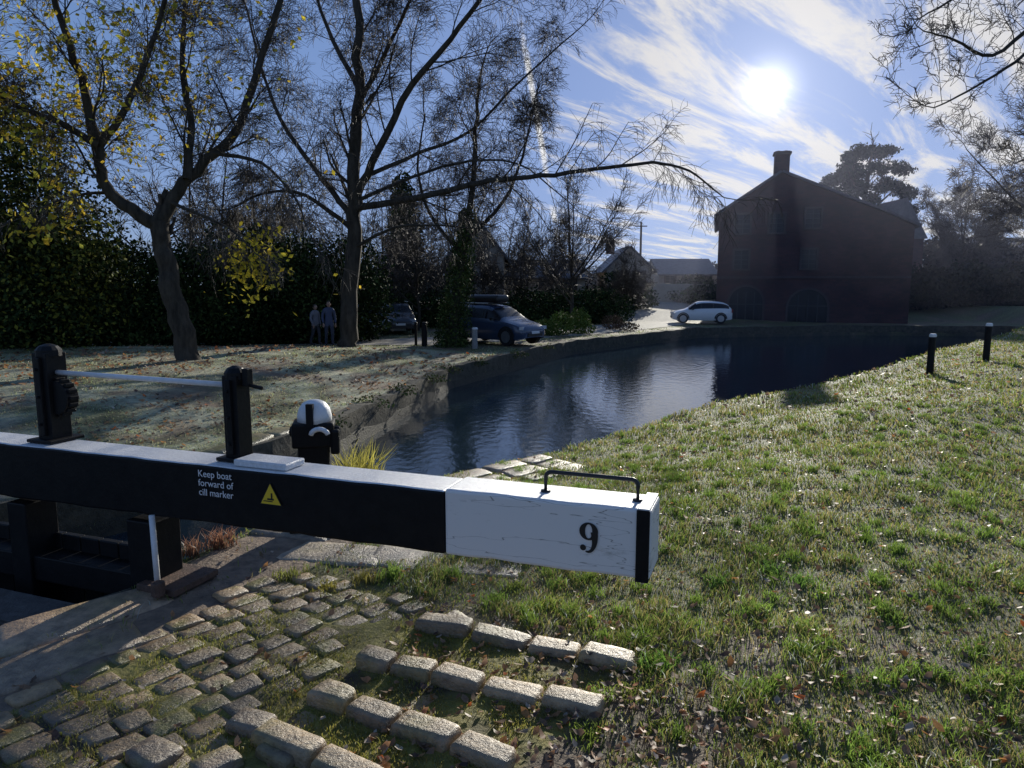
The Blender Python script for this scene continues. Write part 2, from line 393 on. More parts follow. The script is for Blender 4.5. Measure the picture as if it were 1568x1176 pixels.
h=(.014+.085*sst((tn-.32)*2.2)*rng.random(len(x))**.5+.008)*(1+.25*sst((r-6)/20)); 
left=(pdist(x,y,LPL)<pdist(x,y,RPL)); h=np.where(left,h*.6,h); h=np.where(inside(x,y,COBB),np.minimum(h*.55,.028),h)
w=.0048*np.maximum(1,r/4.5)
c=np.array([.24,.32,.06])[None]*(.5+.9*rng.random((len(x),1)))
yel=np.array([.55,.46,.18])[None]; f=(rng.random(len(x))<(.14+.50*(1-tn2)))[:,None]; c=np.where(f,yel*(.45+.65*rng.random((len(x),1))),c)
fr=(rng.random(len(x))<.06)[:,None]; c=np.where(fr,np.array([.60,.64,.56])[None],c)
c=np.where(left[:,None],c*.55+np.array([.50,.54,.40])*.45,c)
c=np.where(inside(x,y,COBB)[:,None],c*.4+np.array([.34,.31,.06])*.6,c)
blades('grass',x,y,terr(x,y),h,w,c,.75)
tc=[]
for k in range(560):
    r_=random.uniform(3,14); a_=random.uniform(-.1,.75); tx,ty=r_*math.sin(a_),r_*math.cos(a_)
    if inside(np.array([tx]),np.array([ty]),COBB)[0] or gdens(np.array([tx]),np.array([ty]))[0]<.3: continue
    m=60; rr=rng.random(m)*.09; aa=rng.random(m)*6.28; tc.append(np.stack([tx+rr*np.cos(aa),ty+rr*np.sin(aa)],-1))
tc=np.concatenate(tc); x,y=tc[:,0],tc[:,1]
blades('grass_tufts',x,y,terr(x,y),.04+.055*rng.random(len(x)),np.full(len(x),.006),np.array([.23,.35,.06])[None]*(.6+.8*rng.random((len(x),1))),.8)
c0=P(543,655,9.6)
m=500; x=c0.x+rng.normal(0,.13,m); y=9.6+rng.normal(0,.2,m)
blades('reed_clump',x,y,np.full(m,-.9),.45+.60*rng.random(m),np.full(m,.016),np.array([.42,.38,.08])[None]*(.5+.9*rng.random((m,1))),.45)
def weed(name,pos,hh,n,col):
    x=pos[0]+rng.normal(0,.05,n); y=pos[1]+rng.normal(0,.05,n)
    blades(name,x,y,np.full(n,pos[2]),hh*(.4+.6*rng.random(n)),np.full(n,.008),np.array(col)[None]*(.6+.8*rng.random((n,1))),.7)
for k,(px,py,hh,c) in enumerate([(290,850,.16,(.3,.16,.1)),(340,838,.2,(.32,.16,.1)),(265,855,.12,(.2,.24,.07)),(600,885,.12,(.2,.3,.06)),(690,885,.1,(.2,.3,.06)),(440,885,.08,(.26,.28,.07)),(1010,1020,.1,(.2,.36,.06)),(1100,900,.12,(.18,.32,.06)),(1230,900,.12,(.18,.32,.06)),(1000,1030,.11,(.2,.36,.06)),(1180,880,.12,(.18,.32,.06)),(790,905,.08,(.24,.3,.06)),(560,890,.09,(.34,.3,.07)),(500,905,.05,(.34,.3,.06)),(840,930,.07,(.24,.3,.05)),(900,1130,.07,(.24,.32,.06)),(1010,1120,.06,(.26,.3,.07)),(960,1070,.06,(.26,.3,.07))]):
    q=G(px,py,0.0); weed('weed_clump',(q.x,q.y,0.01),hh,110,c)
# ------------------------------------------------------------ fallen leaves
def leaves(name,x,y,z,s,col,flat=.5,parent=None,matk='leaf'):
    n=len(x); an=rng.random(n)*6.283; t=(rng.random((n,2))-.5)*2*flat
    ux=np.stack([np.cos(an),np.sin(an),t[:,0]],-1)*s[:,None]; vx=np.stack([-np.sin(an),np.cos(an),t[:,1]],-1)*s[:,None]*.62
    c=np.stack([x,y,z],-1); up=np.array([0,0,1.])*s[:,None]*(.05+.3*rng.random((n,1)))
    V=np.empty((n,6,3)); V[:,0]=c-ux*.5+up; V[:,1]=c-ux*.12-vx*.45+up*.6; V[:,2]=c+ux*.28-vx*.34; V[:,3]=c+ux*.55+up*.8; V[:,4]=c+ux*.2+vx*.4+up*.7; V[:,5]=c-ux*.2+vx*.42
    b=np.arange(n)[:,None]*6
    return mesh_np(name,V.reshape(-1,3),np.concatenate([b+np.array([[0,1,2,5]]),b+np.array([[5,2,3,4]])]),mats=[M[matk]],col=np.repeat(col,6,axis=0),parent=parent)
LC=np.array([[.40,.24,.14],[.48,.25,.12],[.60,.29,.10],[.26,.17,.11],[.60,.50,.40],[.70,.19,.05],[.15,.10,.08]])
def litter(name,n,rmin,rmax,a0,a1,fn):
    x,y,r=pick(n,rmin,rmax,a0,a1); k=rng.random(n)<fn(x,y); x,y,r=x[k],y[k],r[k]
    k=~inside(x,y,CHAMBER)&~inside(x,y,CANAL); x,y,r=x[k],y[k],r[k]
    s=(.026+.042*rng.random(len(x))**1.5)*np.maximum(1,r/8)
    ci=rng.choice(len(LC),len(x),p=[.26,.2,.1,.18,.10,.03,.13]); c=LC[ci]*(.6+.7*rng.random((len(x),1)))
    leaves(name,x,y,terr(x,y)+.016+.04*rng.random(len(x))*(x>.3),s,c)
def lf(x,y):
    g=gdens(x,y); n=vnoise(x,y,1.1,55,3)
    v=np.where(y<5.4,.17+.4*(1-g)*sst((n-.15)*3),.14+.14*n); v=np.where(pdist(x,y,LPL)<pdist(x,y,RPL),.9*sst((n-.25)*3),v)
    v=np.where(inside(x,y,COBB),.05+.28*(x>-.7),v); v=np.where(inside(x,y,PAVE),.05,v); return v
litter('fallen_leaves',36000,2.6,26,D2R(-48),D2R(45),lf)
# ------------------------------------------------------------ balance beam
A=Vector((.733,3.575,.98)); B=Vector((-.94,.342,0)).normalized(); NB=Vector((.342,.94,0)).normalized(); BH=.38; BW=.31
BM=Matrix((( -B.x,NB.x,0),(-B.y,NB.y,0),(0,0,1)))
def bp(t,w,z): return A+B*t+NB*w+Vector((0,0,z))
beam=empty('balance_beam')
def beamseg(name,t0,t1,mats,top=0,grow=0,bev=.018,tm=1):
    n=max(2,int((t1-t0)/.15)); mb=MB(); vs=[]
    for i in range(n+1):
        t=t0+(t1-t0)*i/n; g=.010*t+grow; wob=.0025*math.sin(t*9)+.002*math.sin(t*23)
        for (w,z) in((-grow+wob,top+wob*.5),(BW+grow,top),(BW+grow,-BH-g),(-grow+wob,-BH-g+wob)):
            vs.append(bp(t,w,z))
    for i in range(n):
        a=i*4
        for j in range(4):
            mb.f.append([a+j,a+(j+1)%4,a+4+(j+1)%4,a+4+j]); mb.m.append(tm if j==0 else 0)
    mb.f.append([0,1,2,3]); mb.m.append(0); e=n*4; mb.f.append([e+3,e+2,e+1,e]); mb.m.append(0)
    mb.v=[tuple(v) for v in vs]
    return mb.obj(name,mats,beam,bevel=bev)
beamseg('white_tail',0.0,1.2,[M['white'],M['frost']],top=.006)
beamseg('black_beam',1.2005,8.0,[M['blackpaint'],M['frost']],top=-.006)
mb=MB(); mb.box(bp(.042,-.004,-BH/2),(.07,.012,BH+.012),0,mtx=BM); mb.box(bp(.042,BW/2,-BH-.004),(.07,BW+.03,.012),0,mtx=BM); mb.obj('tail_strap',[M['blackpaint']],beam,bevel=.003)
mb=MB(); mb.box(bp(.042,BW/2,.010),(.065,BW+.01,.008),0,mtx=BM); mb.obj('tail_strap_top',[M['frost']],beam,bevel=.002)
mb=MB(); pts=[]
h0,h1,hh=.10,.63,.125
for k in range(7): a_=math.pi/2*k/6; pts.append((h0+.035-.035*math.cos(a_)*1.0,hh-.035+.035*math.sin(a_)))
for k in range(7): a_=math.pi/2*k/6; pts.append((h1-.035+.035*math.sin(a_),hh-.035+.035*math.cos(a_)))
pts=[(h0,-.01)]+pts+[(h1,-.01)]
mb.tube([bp(t,BW*.5,z) for t,z in pts],.0125,12); 
for t in(h0,h1): mb.tube([bp(t,BW*.5,.004),bp(t,BW*.5,.016)],.028,14)
mb.obj('hoop_handle',[M['steel']],beam,smooth=True)
TX=Matrix(((-B.x,0,-NB.x,0),(-B.y,0,-NB.y,0),(0,1,0,0),(0,0,0,1)))
def facemat(t,z,out=.006): m=TX.copy(); m.translation=bp(t,-out,z); return m
def text(name,body,size,t,z,mt,out=.006,off=0):
    cu=bpy.data.curves.new(name,'FONT'); cu.body=body; cu.size=size; cu.extrude=.0008; cu.offset=off; cu.space_line=.95
    o=bpy.data.objects.new(name,cu); cu.materials.append(mt); link(o,beam); o.matrix_world=facemat(t,z,out); return o
text('sign_text','Keep boat\nforward of\ncill marker',.067,3.02,-.085,M['signwhite'],.008)
mb=MB(); 
def tri(s,zo,mi):
    vs=[Vector((-s*.5,-s*.29,zo)),Vector((s*.5,-s*.29,zo)),Vector((0,s*.577,zo))]; mb.add(vs,[(0,1,2)],mi)
tri(.175,0,0); tri(.155,.0015,1)
mb.box((0,-.012,.003),(.05,.012,.001),0); mb.box((.01,.012,.003),(.012,.035,.001),0); mb.box((-.02,-.026,.003),(.07,.006,.001),0)
o=mb.obj('warning_triangle',[M['signblack'],M['signyellow']],beam); o.matrix_world=facemat(2.43,-.17,.010)
mb=MB()
def ring(cx,cz,ro,rz,ri,riz,n=28):
    vs=[];fs=[]
    for k in range(n):
        a_=2*math.pi*k/n; vs+= [(cx+ro*math.cos(a_),cz+rz*math.sin(a_),0),(cx+ri*math.cos(a_),cz+riz*math.sin(a_),0)]
    for k in range(n): a_=2*k; b_=2*((k+1)%n); fs.append((a_,b_,b_+1,a_+1))
    mb.add(vs,fs)
ring(0,.032,.052,.050,.020,.040)
vs=[];fs=[];n=16
for k in range(n+1):
    q=k/n; a_=math.pi*.12-q*math.pi*.72
    ox,oz=.052*math.cos(a_),.005+.095*math.sin(a_); wq=.032*(1-q)**.8+.008
    vs+=[(ox,oz,.0004),(ox-wq*math.cos(a_)*1.0,oz-wq*math.sin(a_)*.9,.0004)]
for k in range(n): fs.append((2*k,2*k+2,2*k+3,2*k+1))
mb.add(vs,fs)
vs=[(-.030+.017*math.cos(2*math.pi*k/14),-.062+.017*math.sin(2*math.pi*k/14),.0008) for k in range(14)]; mb.add(vs,[tuple(range(14))])
o=mb.obj('numeral_nine',[M['signblack']],beam); o.matrix_world=facemat(.335,-.175,.006)
# ------------------------------------------------------------ lock gate below the beam
gate=empty('lock_gate')
mb=MB()
HT=3.62
for t in (HT,HT+1.25,HT+2.6,7.9): mb.box(bp(t,BW*.5,-BH-1.8),(.24 if t==HT else .2,.26,3.4),0,mtx=BM)
for z in (-BH-.62,-BH-1.7,-BH-2.8): mb.box(bp((HT+8)/2,BW*.5,z),(4.3,.2,.2),0,mtx=BM)
t=HT+.18
while t<7.8:
    mb.box(bp(t,BW*.5+.12,-BH-1.75),(.19,.06,2.7),0,mtx=BM); t+=.2
mb.obj('gate_frame',[M['blackpaint']],gate,bevel=.01)
mb=MB(); mb.tube([bp(HT-.18,-.02,-BH-.02),bp(HT-.19,-.02,-.93)],.02,10); mb.obj('heel_pipe',[M['whitep']],gate,smooth=True)
mb=MB(); mb.box(bp(HT+1.5,-.35,-1.1),(2.6,.35,.05),0,mtx=BM); mb.obj('footboard',[mat('wet_timber',(.05,.045,.04),(.13,.12,.11),.6,scale=10,bump=.6)],gate,bevel=.006)
mb=MB(); mb.box(bp(HT-.2,BW*.5,-.935),(.35,.42,.05),0,mtx=BM); mb.tube([bp(HT-.28,-.1,-.94),bp(HT-.28,-.1,-.84)],.045,12); mb.obj('collar_strap',[mat('rusty_iron',(.05,.03,.02),(.16,.09,.06),.7,scale=20,bump=.6)],gate,bevel=.008)
pad=empty('gate_paddle_gear')
def ppost(t,h,w):
    mb=MB(); c=bp(t,BW*.5+.06,0)
    mb.box(c+Vector((0,0,h/2-.02)),(w,w*1.1,h),0,mtx=BM)
    mb.tube([c+Vector((0,0,h-.05)),c+Vector((0,0,h)),c+Vector((0,0,h+.03)),c+Vector((0,0,h+.045))],[w*.62,w*.60,w*.42,w*.15],14)
    mb.box(c+Vector((0,0,.012)),(w*1.7,w*1.9,.025),0,mtx=BM)
    mb.box(c-NB*w*.62+Vector((0,0,h*.5)),(w*.35,.03,h*.85),0,mtx=BM)
    for zz in (.12,.3,.48): mb.tube([c-NB*(w*.7)+Vector((0,0,h*zz/.6)),c-NB*(w*.85)+Vector((0,0,h*zz/.6))],.012,8)
    return mb,c
mb,c=ppost(2.86,.60,.12); c2=c
mb.tube([c+Vector((0,0,.53))-B*.02,c+Vector((0,0,.50))-B*.22],.014,8); mb.box(c-B*.10+Vector((0,0,.57)),(.045,.06,.12),0,mtx=BM)
mb.obj('windlass_post',[M['blackpaint']],pad,bevel=.012)
mb,c=ppost(4.62,.70,.15); c1=c
mb.tube([c+Vector((0,0,.34))-B*.09-NB*.05,c+Vector((0,0,.34))-B*.09+NB*.05],.13,20)
for k in range(16):
    a_=k*math.pi/8; mb.box(c-B*(.09+.135*math.cos(a_))+Vector((0,0,.34+.135*math.sin(a_))),(.03,.07,.03),0,mtx=BM)
mb.obj('rack_post',[M['blackpaint']],pad,bevel=.012)
mb=MB(); mb.tube([c1+Vector((0,0,.53))-B*.05,c2+Vector((0,0,.51))+B*.06],.019,12); mb.obj('connecting_rod',[M['whitep']],pad,smooth=True)
mb=MB(); mb.box(bp(2.55,BW*.45,.02),(.42,.2,.045),0,mtx=BM); mb.obj('gear_cover',[M['frost']],pad,bevel=.01)
gp=empty('ground_paddle_gear')
gx,gy=-1.76,6.15; gz=.15
mb=MB(); mb.box((gx,gy,.40),(.27,.25,.94),0,rz=.2); mb.box((gx,gy,.72+gz),(.36,.30,.22),0,rz=.2); mb.tube([(gx-.2,gy-.05,.74+gz),(gx+.24,gy-.02,.74+gz)],.05,12); mb.box((gx+.2,gy-.05,.66+gz),(.08,.16,.22),0,rz=.2); mb.box((gx,gy,.02),(.45,.42,.1),0,rz=.2)
mb.obj('cast_iron_body',[M['blackpaint']],gp,bevel=.02)
mb=MB(); rr=[(.15,.82),(.15,.88),(.135,.94),(.10,.99),(.05,1.015),(.01,1.02)]
mb.tube([(gx+.01,gy,z+gz) for r_,z in rr],[r_ for r_,z in rr],18); mb.obj('white_cap',[M['whitep']],gp,smooth=True)
mb=MB(); mb.box((gx+.01,gy-.14,.90+gz),(.06,.05,.2),0); mb.obj('rack_slot',[M['blackpaint']],gp)
mb=MB(); pts=[(gx+.10+.075*math.cos(a_),gy-.19,.73+gz+.06*math.sin(a_)) for a_ in np.linspace(.2,3.0,9)]; mb.tube(pts,.022,8); mb.obj('white_guard',[M['whitep']],gp,smooth=True)
# ------------------------------------------------------------ towpath posts
def wpost(name,x,y,h,r,white=True,mt='blackpaint'):
    e=empty(name); z=tz(x,y); mb=MB()
    mb.tube([(x,y,z-.2),(x,y,z+h-.10),(x+.01,y,z+h-.08)],[r,r*.96,r*.9],10); mb.obj('timber_post',[M[mt]],e,bevel=.008)
    mb=MB(); mb.tube([(x+.01,y,z+h-.08),(x+.01,y,z+h-.03),(x+.01,y,z+h)],[r*.99,r*1.0,r*.7],10); mb.obj('painted_cap',[M['whitep'] if white else M[mt]],e)
M['greypost']=mat('weathered_post',(.22,.21,.2),(.36,.35,.33),.8,scale=12,bump=.4)
q=P(1425,552,17.4); wpost('mooring_post',q.x,q.y,1.03,.085)
q=P(1510,546,18.6); wpost('mooring_post',q.x,q.y,1.03,.085)
q=P(727,527,28.3); wpost('marker_post',q.x,q.y,.85,.12,True,'greypost')
q=P(650,527,29); wpost('timber_bollard',q.x,q.y,1.0,.12,False)
q=P(637,527,29.5); wpost('timber_bollard',q.x,q.y,1.0,.06,False)
# ------------------------------------------------------------ trees
class Tree:
    def __init__(s,seed,minr=.004,minlen=.35,dens=1.0,curl=.13): s.g={}; s.r=random.Random(seed); s.tips=[]; s.minr=minr; s.minlen=minlen; s.dens=dens; s.curl=curl
    def rec(s,pts,rad,sides): s.g.setdefault((len(pts),sides),[]).append((pts,rad))
    def limb(s,pts,r0,r1,child=(9,.30,3),start=.25,lenf=1,droop=0):
        P_=[Vector(p) for p in pts]; out=[]
        Q=[P_[0]*2-P_[1]]+P_+[P_[-1]*2-P_[-2]]
        for i in range(1,len(Q)-2):
            for k in range(4):
                t=k/4; a,b,c,d=Q[i-1],Q[i],Q[i+1],Q[i+2]
                out.append(.5*((2*b)+(c-a)*t+(2*a-5*b+4*c-d)*t*t+(3*b-a-3*c+d)*t**3))
        out.append(P_[-1]); n=len(out)
        L_=sum((out[i+1]-out[i]).length for i in range(n-1))
        out=[p+Vector((s.r.uniform(-1,1),s.r.uniform(-1,1),s.r.uniform(-1,1)))*r0*.22*(0<i<n-1) for i,p in enumerate(out)]
        rad=[r0+(r1-r0)*(i/(n-1))**.8 for i in range(n)]
        s.rec(out,rad,9)
        cnt,lr,mx=child
        for k in range(cnt):
            f=start+(1-start)*(k+s.r.random())/cnt; i=min(int(f*(n-1)),n-2)
            t=(out[i+1]-out[i]).normalized()
            s.child(out[i],t,L_*lr*(1.15-.6*f)*s.r.uniform(.7,1.3)*lenf,rad[i]*s.r.uniform(.22,.36),1,mx,droop)
        s.child(out[-1],(out[-1]-out[-2]).normalized(),L_*lr*.8*lenf,r1*.9,1,mx,droop,0)
    def child(s,p,t,L_,r,lev,mx,droop,spread=None):
        R=s.r; sp=R.uniform(.45,1.0) if spread is None else spread
        ax=Vector((R.gauss(0,1),R.gauss(0,1),R.gauss(0,1))); ax=ax-t*ax.dot(t)
        if ax.length<1e-3: return
        ax.normalize(); d=(t*math.cos(sp)+ax*math.sin(sp)).normalized()
        n=6 if lev<3 else 4; pts=[p]; seg=L_/(n-1); q=p; cu=s.curl
        grav=(.10 if lev==1 else .04) - droop*(.28 if lev>=2 else .04)
        for i in range(n-1):
            d=(d+Vector((R.gauss(0,cu),R.gauss(0,cu),R.gauss(0,cu)+grav))).normalized(); q=q+d*seg; pts.append(q)
        r=max(r,s.minr); re=max(r*.35,s.minr*.6)
        rad=[r+(re-r)*i/(n-1) for i in range(n)]
        s.rec(pts,rad,6 if lev==1 else (4 if lev==2 else 3))
        if lev>=mx: s.tips.append(pts[-1]); s.tips.append(pts[n//2]); return
        k=max(2,int(R.uniform(.8,1.2)*s.dens*(8 if lev==1 else 6 if lev==2 else 5)))
        for j in range(k):
            f=.15+.85*(j+R.random())/k; i=min(int(f*(n-1)),n-2); u=f*(n-1)-i
            l2=L_*R.uniform(.35,.68)*(1.15-.5*f)
            if lev>=2: l2=max(l2,s.minlen)*1.15
            s.child(pts[i].lerp(pts[i+1],u),(pts[i+1]-pts[i]).normalized(),l2,rad[i]*.45,lev+1,mx,droop)
    def build(s,name,parent=None,mats=None):
        V=[];Q=[];mi=[];off=0
        for (n,k),lst in s.g.items():
            pts=np.array([[tuple(q) for q in p] for p,_ in lst]); rad=np.array([r for _,r in lst])
            T=np.gradient(pts,axis=1); T/=np.linalg.norm(T,axis=2,keepdims=True)+1e-9
            ov=pts[:,-1]-pts[:,0]; ref=np.zeros_like(ov); ref[np.arange(len(ov)),np.argmin(np.abs(ov),axis=1)]=1
            a=np.cross(T,ref[:,None,:]); a/=np.linalg.norm(a,axis=2,keepdims=True)+1e-9; b=np.cross(T,a)
            an=2*np.pi*np.arange(k)/k
            R_=(a[:,:,None,:]*np.cos(an)[None,None,:,None]+b[:,:,None,:]*np.sin(an)[None,None,:,None])*rad[:,:,None,None]+pts[:,:,None,:]
            m=len(lst); V.append(R_.reshape(-1,3))
            base=off+np.arange(m)[:,None,None]*n*k; i=np.arange(n-1)[None,:,None]; j=np.arange(k)[None,None,:]
            q=np.stack([base+i*k+j,base+i*k+(j+1)%k,base+(i+1)*k+(j+1)%k,base+(i+1)*k+j],-1).reshape(-1,4)
            Q.append(q); mi.append(np.full(len(q),0 if k>5 else 1)); off+=m*n*k
        return mesh_np(name,np.concatenate(V),np.concatenate(Q),mats=mats or [M['bark'],M['twig']],smooth=True,midx=np.concatenate(mi),parent=parent)
def leafcloud(name,pts,s,cols,parent=None,matk='foliage',jit=.1):
    pts=np.asarray(pts)+rng.normal(0,jit,(len(pts),3)); n=len(pts)
    a=rng.normal(size=(n,3)); a/=np.linalg.norm(a,axis=1,keepdims=True); b=np.cross(a,rng.normal(size=(n,3))); b/=np.linalg.norm(b,axis=1,keepdims=True)
    ss=s*(.6+.8*rng.random((n,1)))
    V=np.stack([pts-a*ss*.5,pts+b*ss*.3,pts+a*ss*.5,pts-b*ss*.3],1)
    cols=np.asarray(cols); c=cols[rng.integers(0,len(cols),n)]*(.6+.8*rng.random((n,1)))
    return mesh_np(name,V.reshape(-1,3),np.arange(n*4).reshape(-1,4),mats=[M[matk]],col=np.repeat(c,4,axis=0),parent=parent)
def line(lst,d0,d1=None):
    n=len(lst); d1=d0 if d1 is None else d1
    return [P(a,b,d0+(d1-d0)*i/(n-1)) for i,(a,b) in enumerate(lst)]
e=empty('forked_ash_tree'); T=Tree(3,.006); D=19
T.limb(line([(293,566),(280,510),(262,440),(250,390),(244,340)],D),.32,.22,(2,.3,2),.7)
T.limb(line([(244,345),(190,312),(158,275),(150,220),(130,140),(100,50),(75,-30),(60,-130)],D,D-1.5),.19,.05,(13,.26,4),.2,droop=.45)
T.limb(line([(152,225),(195,160),(232,70),(262,-30),(290,-120)],D-.6,D-2),.10,.035,(9,.34,4),.15,droop=.4)
T.limb(line([(150,222),(90,188),(30,165),(-60,120)],D-.7,D-2),.10,.035,(9,.34,4),.15,droop=.6)
T.limb(line([(244,345),(272,292),(315,248),(362,200),(392,110),(430,0),(450,-110)],D,D+1),.19,.06,(13,.26,4),.2,droop=.5)
T.limb(line([(286,275),(292,190),(278,100),(285,0),(280,-100)],D,D+1.5),.11,.04,(10,.3,4),.15,droop=.35)
T.limb(line([(262,310),(310,330),(350,350),(385,380)],D,D-2),.05,.015,(10,.45,3),.1,droop=1.0)
T.limb(line([(170,295),(110,300),(40,330)],D,D-2),.05,.015,(9,.4,3),.1,droop=.9)
T.limb(line([(330,235),(400,250),(450,300),(470,350)],D,D-2),.06,.015,(10,.4,3),.1,droop=1.0)
T.build('trunk_and_branches',e)
tp=np.array([tuple(t) for t in T.tips]); k=(tp[:,0]<-8.5)&(rng.random(len(tp))<.26)|(rng.random(len(tp))<.03)
leafcloud('autumn_leaves',tp[k],.15,[[.75,.60,.06],[.50,.48,.07],[.8,.55,.06]],e,'autumn')
lo=[]; 
for k in range(420):
    q=P(random.gauss(385,22),random.gauss(405,28),17.5+random.uniform(-.6,.6)); lo.append(tuple(q))
leafcloud('low_autumn_leaves',lo,.13,[[.8,.62,.06],[.6,.52,.06]],e,'autumn')
e=empty('tall_sycamore_tree'); T=Tree(5,.007); D=27
T.limb(line([(533,555),(534,500),(537,420),(541,330),(545,240),(549,140),(547,30),(543,-90),(545,-200)],D),.40,.09,(16,.17,4),.35,droop=.25)
T.limb(line([(545,318),(620,306),(700,288),(770,274),(850,268),(930,256),(1000,250),(1055,262),(1095,292)],D,D-7),.14,.02,(18,.17,3),.15,droop=.8)
T.limb(line([(546,300),(580,230),(630,130),(690,60),(745,-20),(790,-110)],D,D-3),.17,.05,(13,.3,4),.2,droop=.35)
T.limb(line([(560,270),(640,235),(720,200),(800,120),(880,50)],D,D+2),.09,.025,(13,.28,4),.2,droop=.6)
T.limb(line([(541,335),(495,275),(440,200),(405,120),(380,20)],D,D+2),.13,.04,(11,.3,4),.25,droop=.4)
T.limb(line([(538,350),(470,300),(410,295),(350,320)],D,D-2),.10,.025,(10,.3,4),.2,droop=.7)
T.limb(line([(549,160),(600,60),(650,-50)],D,D-1),.11,.04,(8,.34,4),.2,droop=.2)
T.limb(line([(547,130),(500,40),(470,-60)],D,D+2),.11,.04,(8,.34,4),.2,droop=.2)
T.limb(line([(540,380),(600,350),(660,345),(730,350)],D,D-3),.07,.02,(11,.3,3),.1,droop=1)
T.limb(line([(542,310),(610,280),(700,250),(790,250),(860,300)],D,D-2),.08,.02,(12,.3,3),.1,droop=1)
T.build('trunk_and_branches',e)
e=empty('ivy_clad_tree'); T=Tree(8,.008); D=29
T.limb(line([(690,535),(700,450),(712,370),(722,290),(728,200),(735,120)],D),.24,.05,(14,.26,4),.3,droop=.3)
T.limb(line([(708,390),(660,330),(640,260),(650,180)],D,D+1),.10,.03,(8,.33,4),.2,droop=.3)
T.limb(line([(712,370),(770,310),(800,240),(815,170)],D,D-1),.10,.03,(8,.33,4),.2,droop=.4)
T.build('trunk_and_branches',e)
pp=[]
for k in range(9000):
    f=random.random()**1.3; yy=530-f*210; c=P(690+f*28,yy,D); rr=(.75-.45*f)*random.random()**.5; a_=random.random()*6.28; pp.append((c.x+rr*math.cos(a_),c.y+rr*math.sin(a_),c.z))
leafcloud('ivy_leaves',pp,.10,[[.04,.07,.02],[.07,.10,.03],[.12,.15,.04]],e)
def baretree(name,x,y,H,seed,mx=4,limbs=6,minr=.009,spread=.45,droop=.2,parent=None,r=None):
    e=empty(name) if parent is None else parent; T=Tree(seed,minr); R=T.r; z=tz(x,y)-.1; r=r or H*.016
    top=Vector((x+R.uniform(-.5,.5),y,z+H*.92))
    T.limb([Vector((x,y,z)),Vector((x+.05,y,z+H*.2)),Vector((x-.1,y+.1,z+H*.5)),top],r,r*.2,(12,.26,mx),.3,droop=droop)
    for k in range(limbs):
        a_=k*6.283/limbs+R.uniform(-.3,.3); h0=H*R.uniform(.15,.4); s=H*spread*R.uniform(.7,1.1)
        p0=Vector((x,y,z+h0)); p2=Vector((x+math.cos(a_)*s,y+math.sin(a_)*s,z+h0+H*R.uniform(.35,.55)))
        T.limb([p0,p0.lerp(p2,.45)+Vector((0,0,-.03*H)),p2],r*.45,r*.12,(9,.36,mx),.2,droop=droop)
    T.build('branches',e); return e
q=P(875,490,41); baretree('bare_cherry_tree',q.x,q.y,9.2,21,3,7,.011,.42)
q=P(960,480,52); baretree('bare_tree',q.x,q.y,5.2,22,3,6,.012,.4)
q=P(800,480,48); baretree('bare_tree',q.x,q.y,7.5,23,3,5,.012,.45)
q=P(1475,400,75); baretree('bare_tree',q.x,q.y,13.5,24,4,8,.018,.36)
q=P(1625,500,40); baretree('bare_tree',q.x,q.y,14,25,4,7,.012,.42)
e=empty('background_trees')
k=0
for px,D,H in ((400,36,9),(470,42,9),(345,34,9),(590,44,8),(640,40,7),(740,46,7),(560,55,10),(690,58,9),(850,62,8),(300,40,11),(780,60,8)):
    q=P(px,480,D); baretree('x',q.x,q.y,H,60+k,3,5,.013,.42,parent=e); k+=1
e=empty('overhanging_tree'); T=Tree(31,.004,minlen=.10,dens=.62,curl=.22)
T.limb([Vector((13.0,9.5,-.2)),Vector((12.8,9.6,2)),Vector((12.2,9.9,4)),Vector((11.6,10.3,6.5)),Vector((11,10.5,9))],.32,.12,(4,.2,3),.6)
T.limb([P(1770,60,10)]+line([(1660,-30),(1590,30),(1520,85),(1460,60),(1415,48)],10,9.3),.05,.008,(10,.20,4),.3,droop=.2)
T.limb([P(1760,-20,10)]+line([(1640,-90),(1560,-60),(1490,-20),(1440,10),(1405,30)],10.3,9.7),.04,.008,(9,.20,4),.3,droop=.2)
T.limb([P(1800,100,10)]+line([(1690,70),(1610,60),(1540,105),(1480,140),(1430,165)],10,9),.04,.008,(10,.20,4),.3,droop=.2)
T.limb([P(1810,120,10)]+line([(1720,150),(1640,190),(1590,230),(1555,250)],10,9.3),.035,.008,(6,.18,4),.3,droop=.3)
T.build('trunk_and_branches',e)
# ------------------------------------------------------------ foliage masses
GREEN=[[.026,.043,.014],[.042,.065,.018],[.07,.10,.027],[.016,.028,.010]]
def mass(name,blobs,n,s,cols=GREEN,shell=.55,matk='foliage'):
    vols=np.array([b[1][0]*b[1][2] for b in blobs]); cnt=(n*vols/vols.sum()).astype(int); pts=[]
    for (c,r),m in zip(blobs,cnt):
        d=rng.normal(size=(m,3)); d/=np.linalg.norm(d,axis=1,keepdims=True)
        lump=.70+.55*vnoise(d[:,0]*3+c[0],d[:,2]*3+d[:,1]*2+c[1],1.6,int(abs(c[0]*7))%97,3)
        rr=(shell+(1-shell)*rng.random(m)**.5)*lump
        pts.append(np.array(c)+d*np.array(r)*rr[:,None])
    p=np.concatenate(pts); p=p[p[:,2]>land_z(p[:,0],p[:,1])-.1]
    return leafcloud(name,p,s,cols,jit=s*.3,matk=matk)
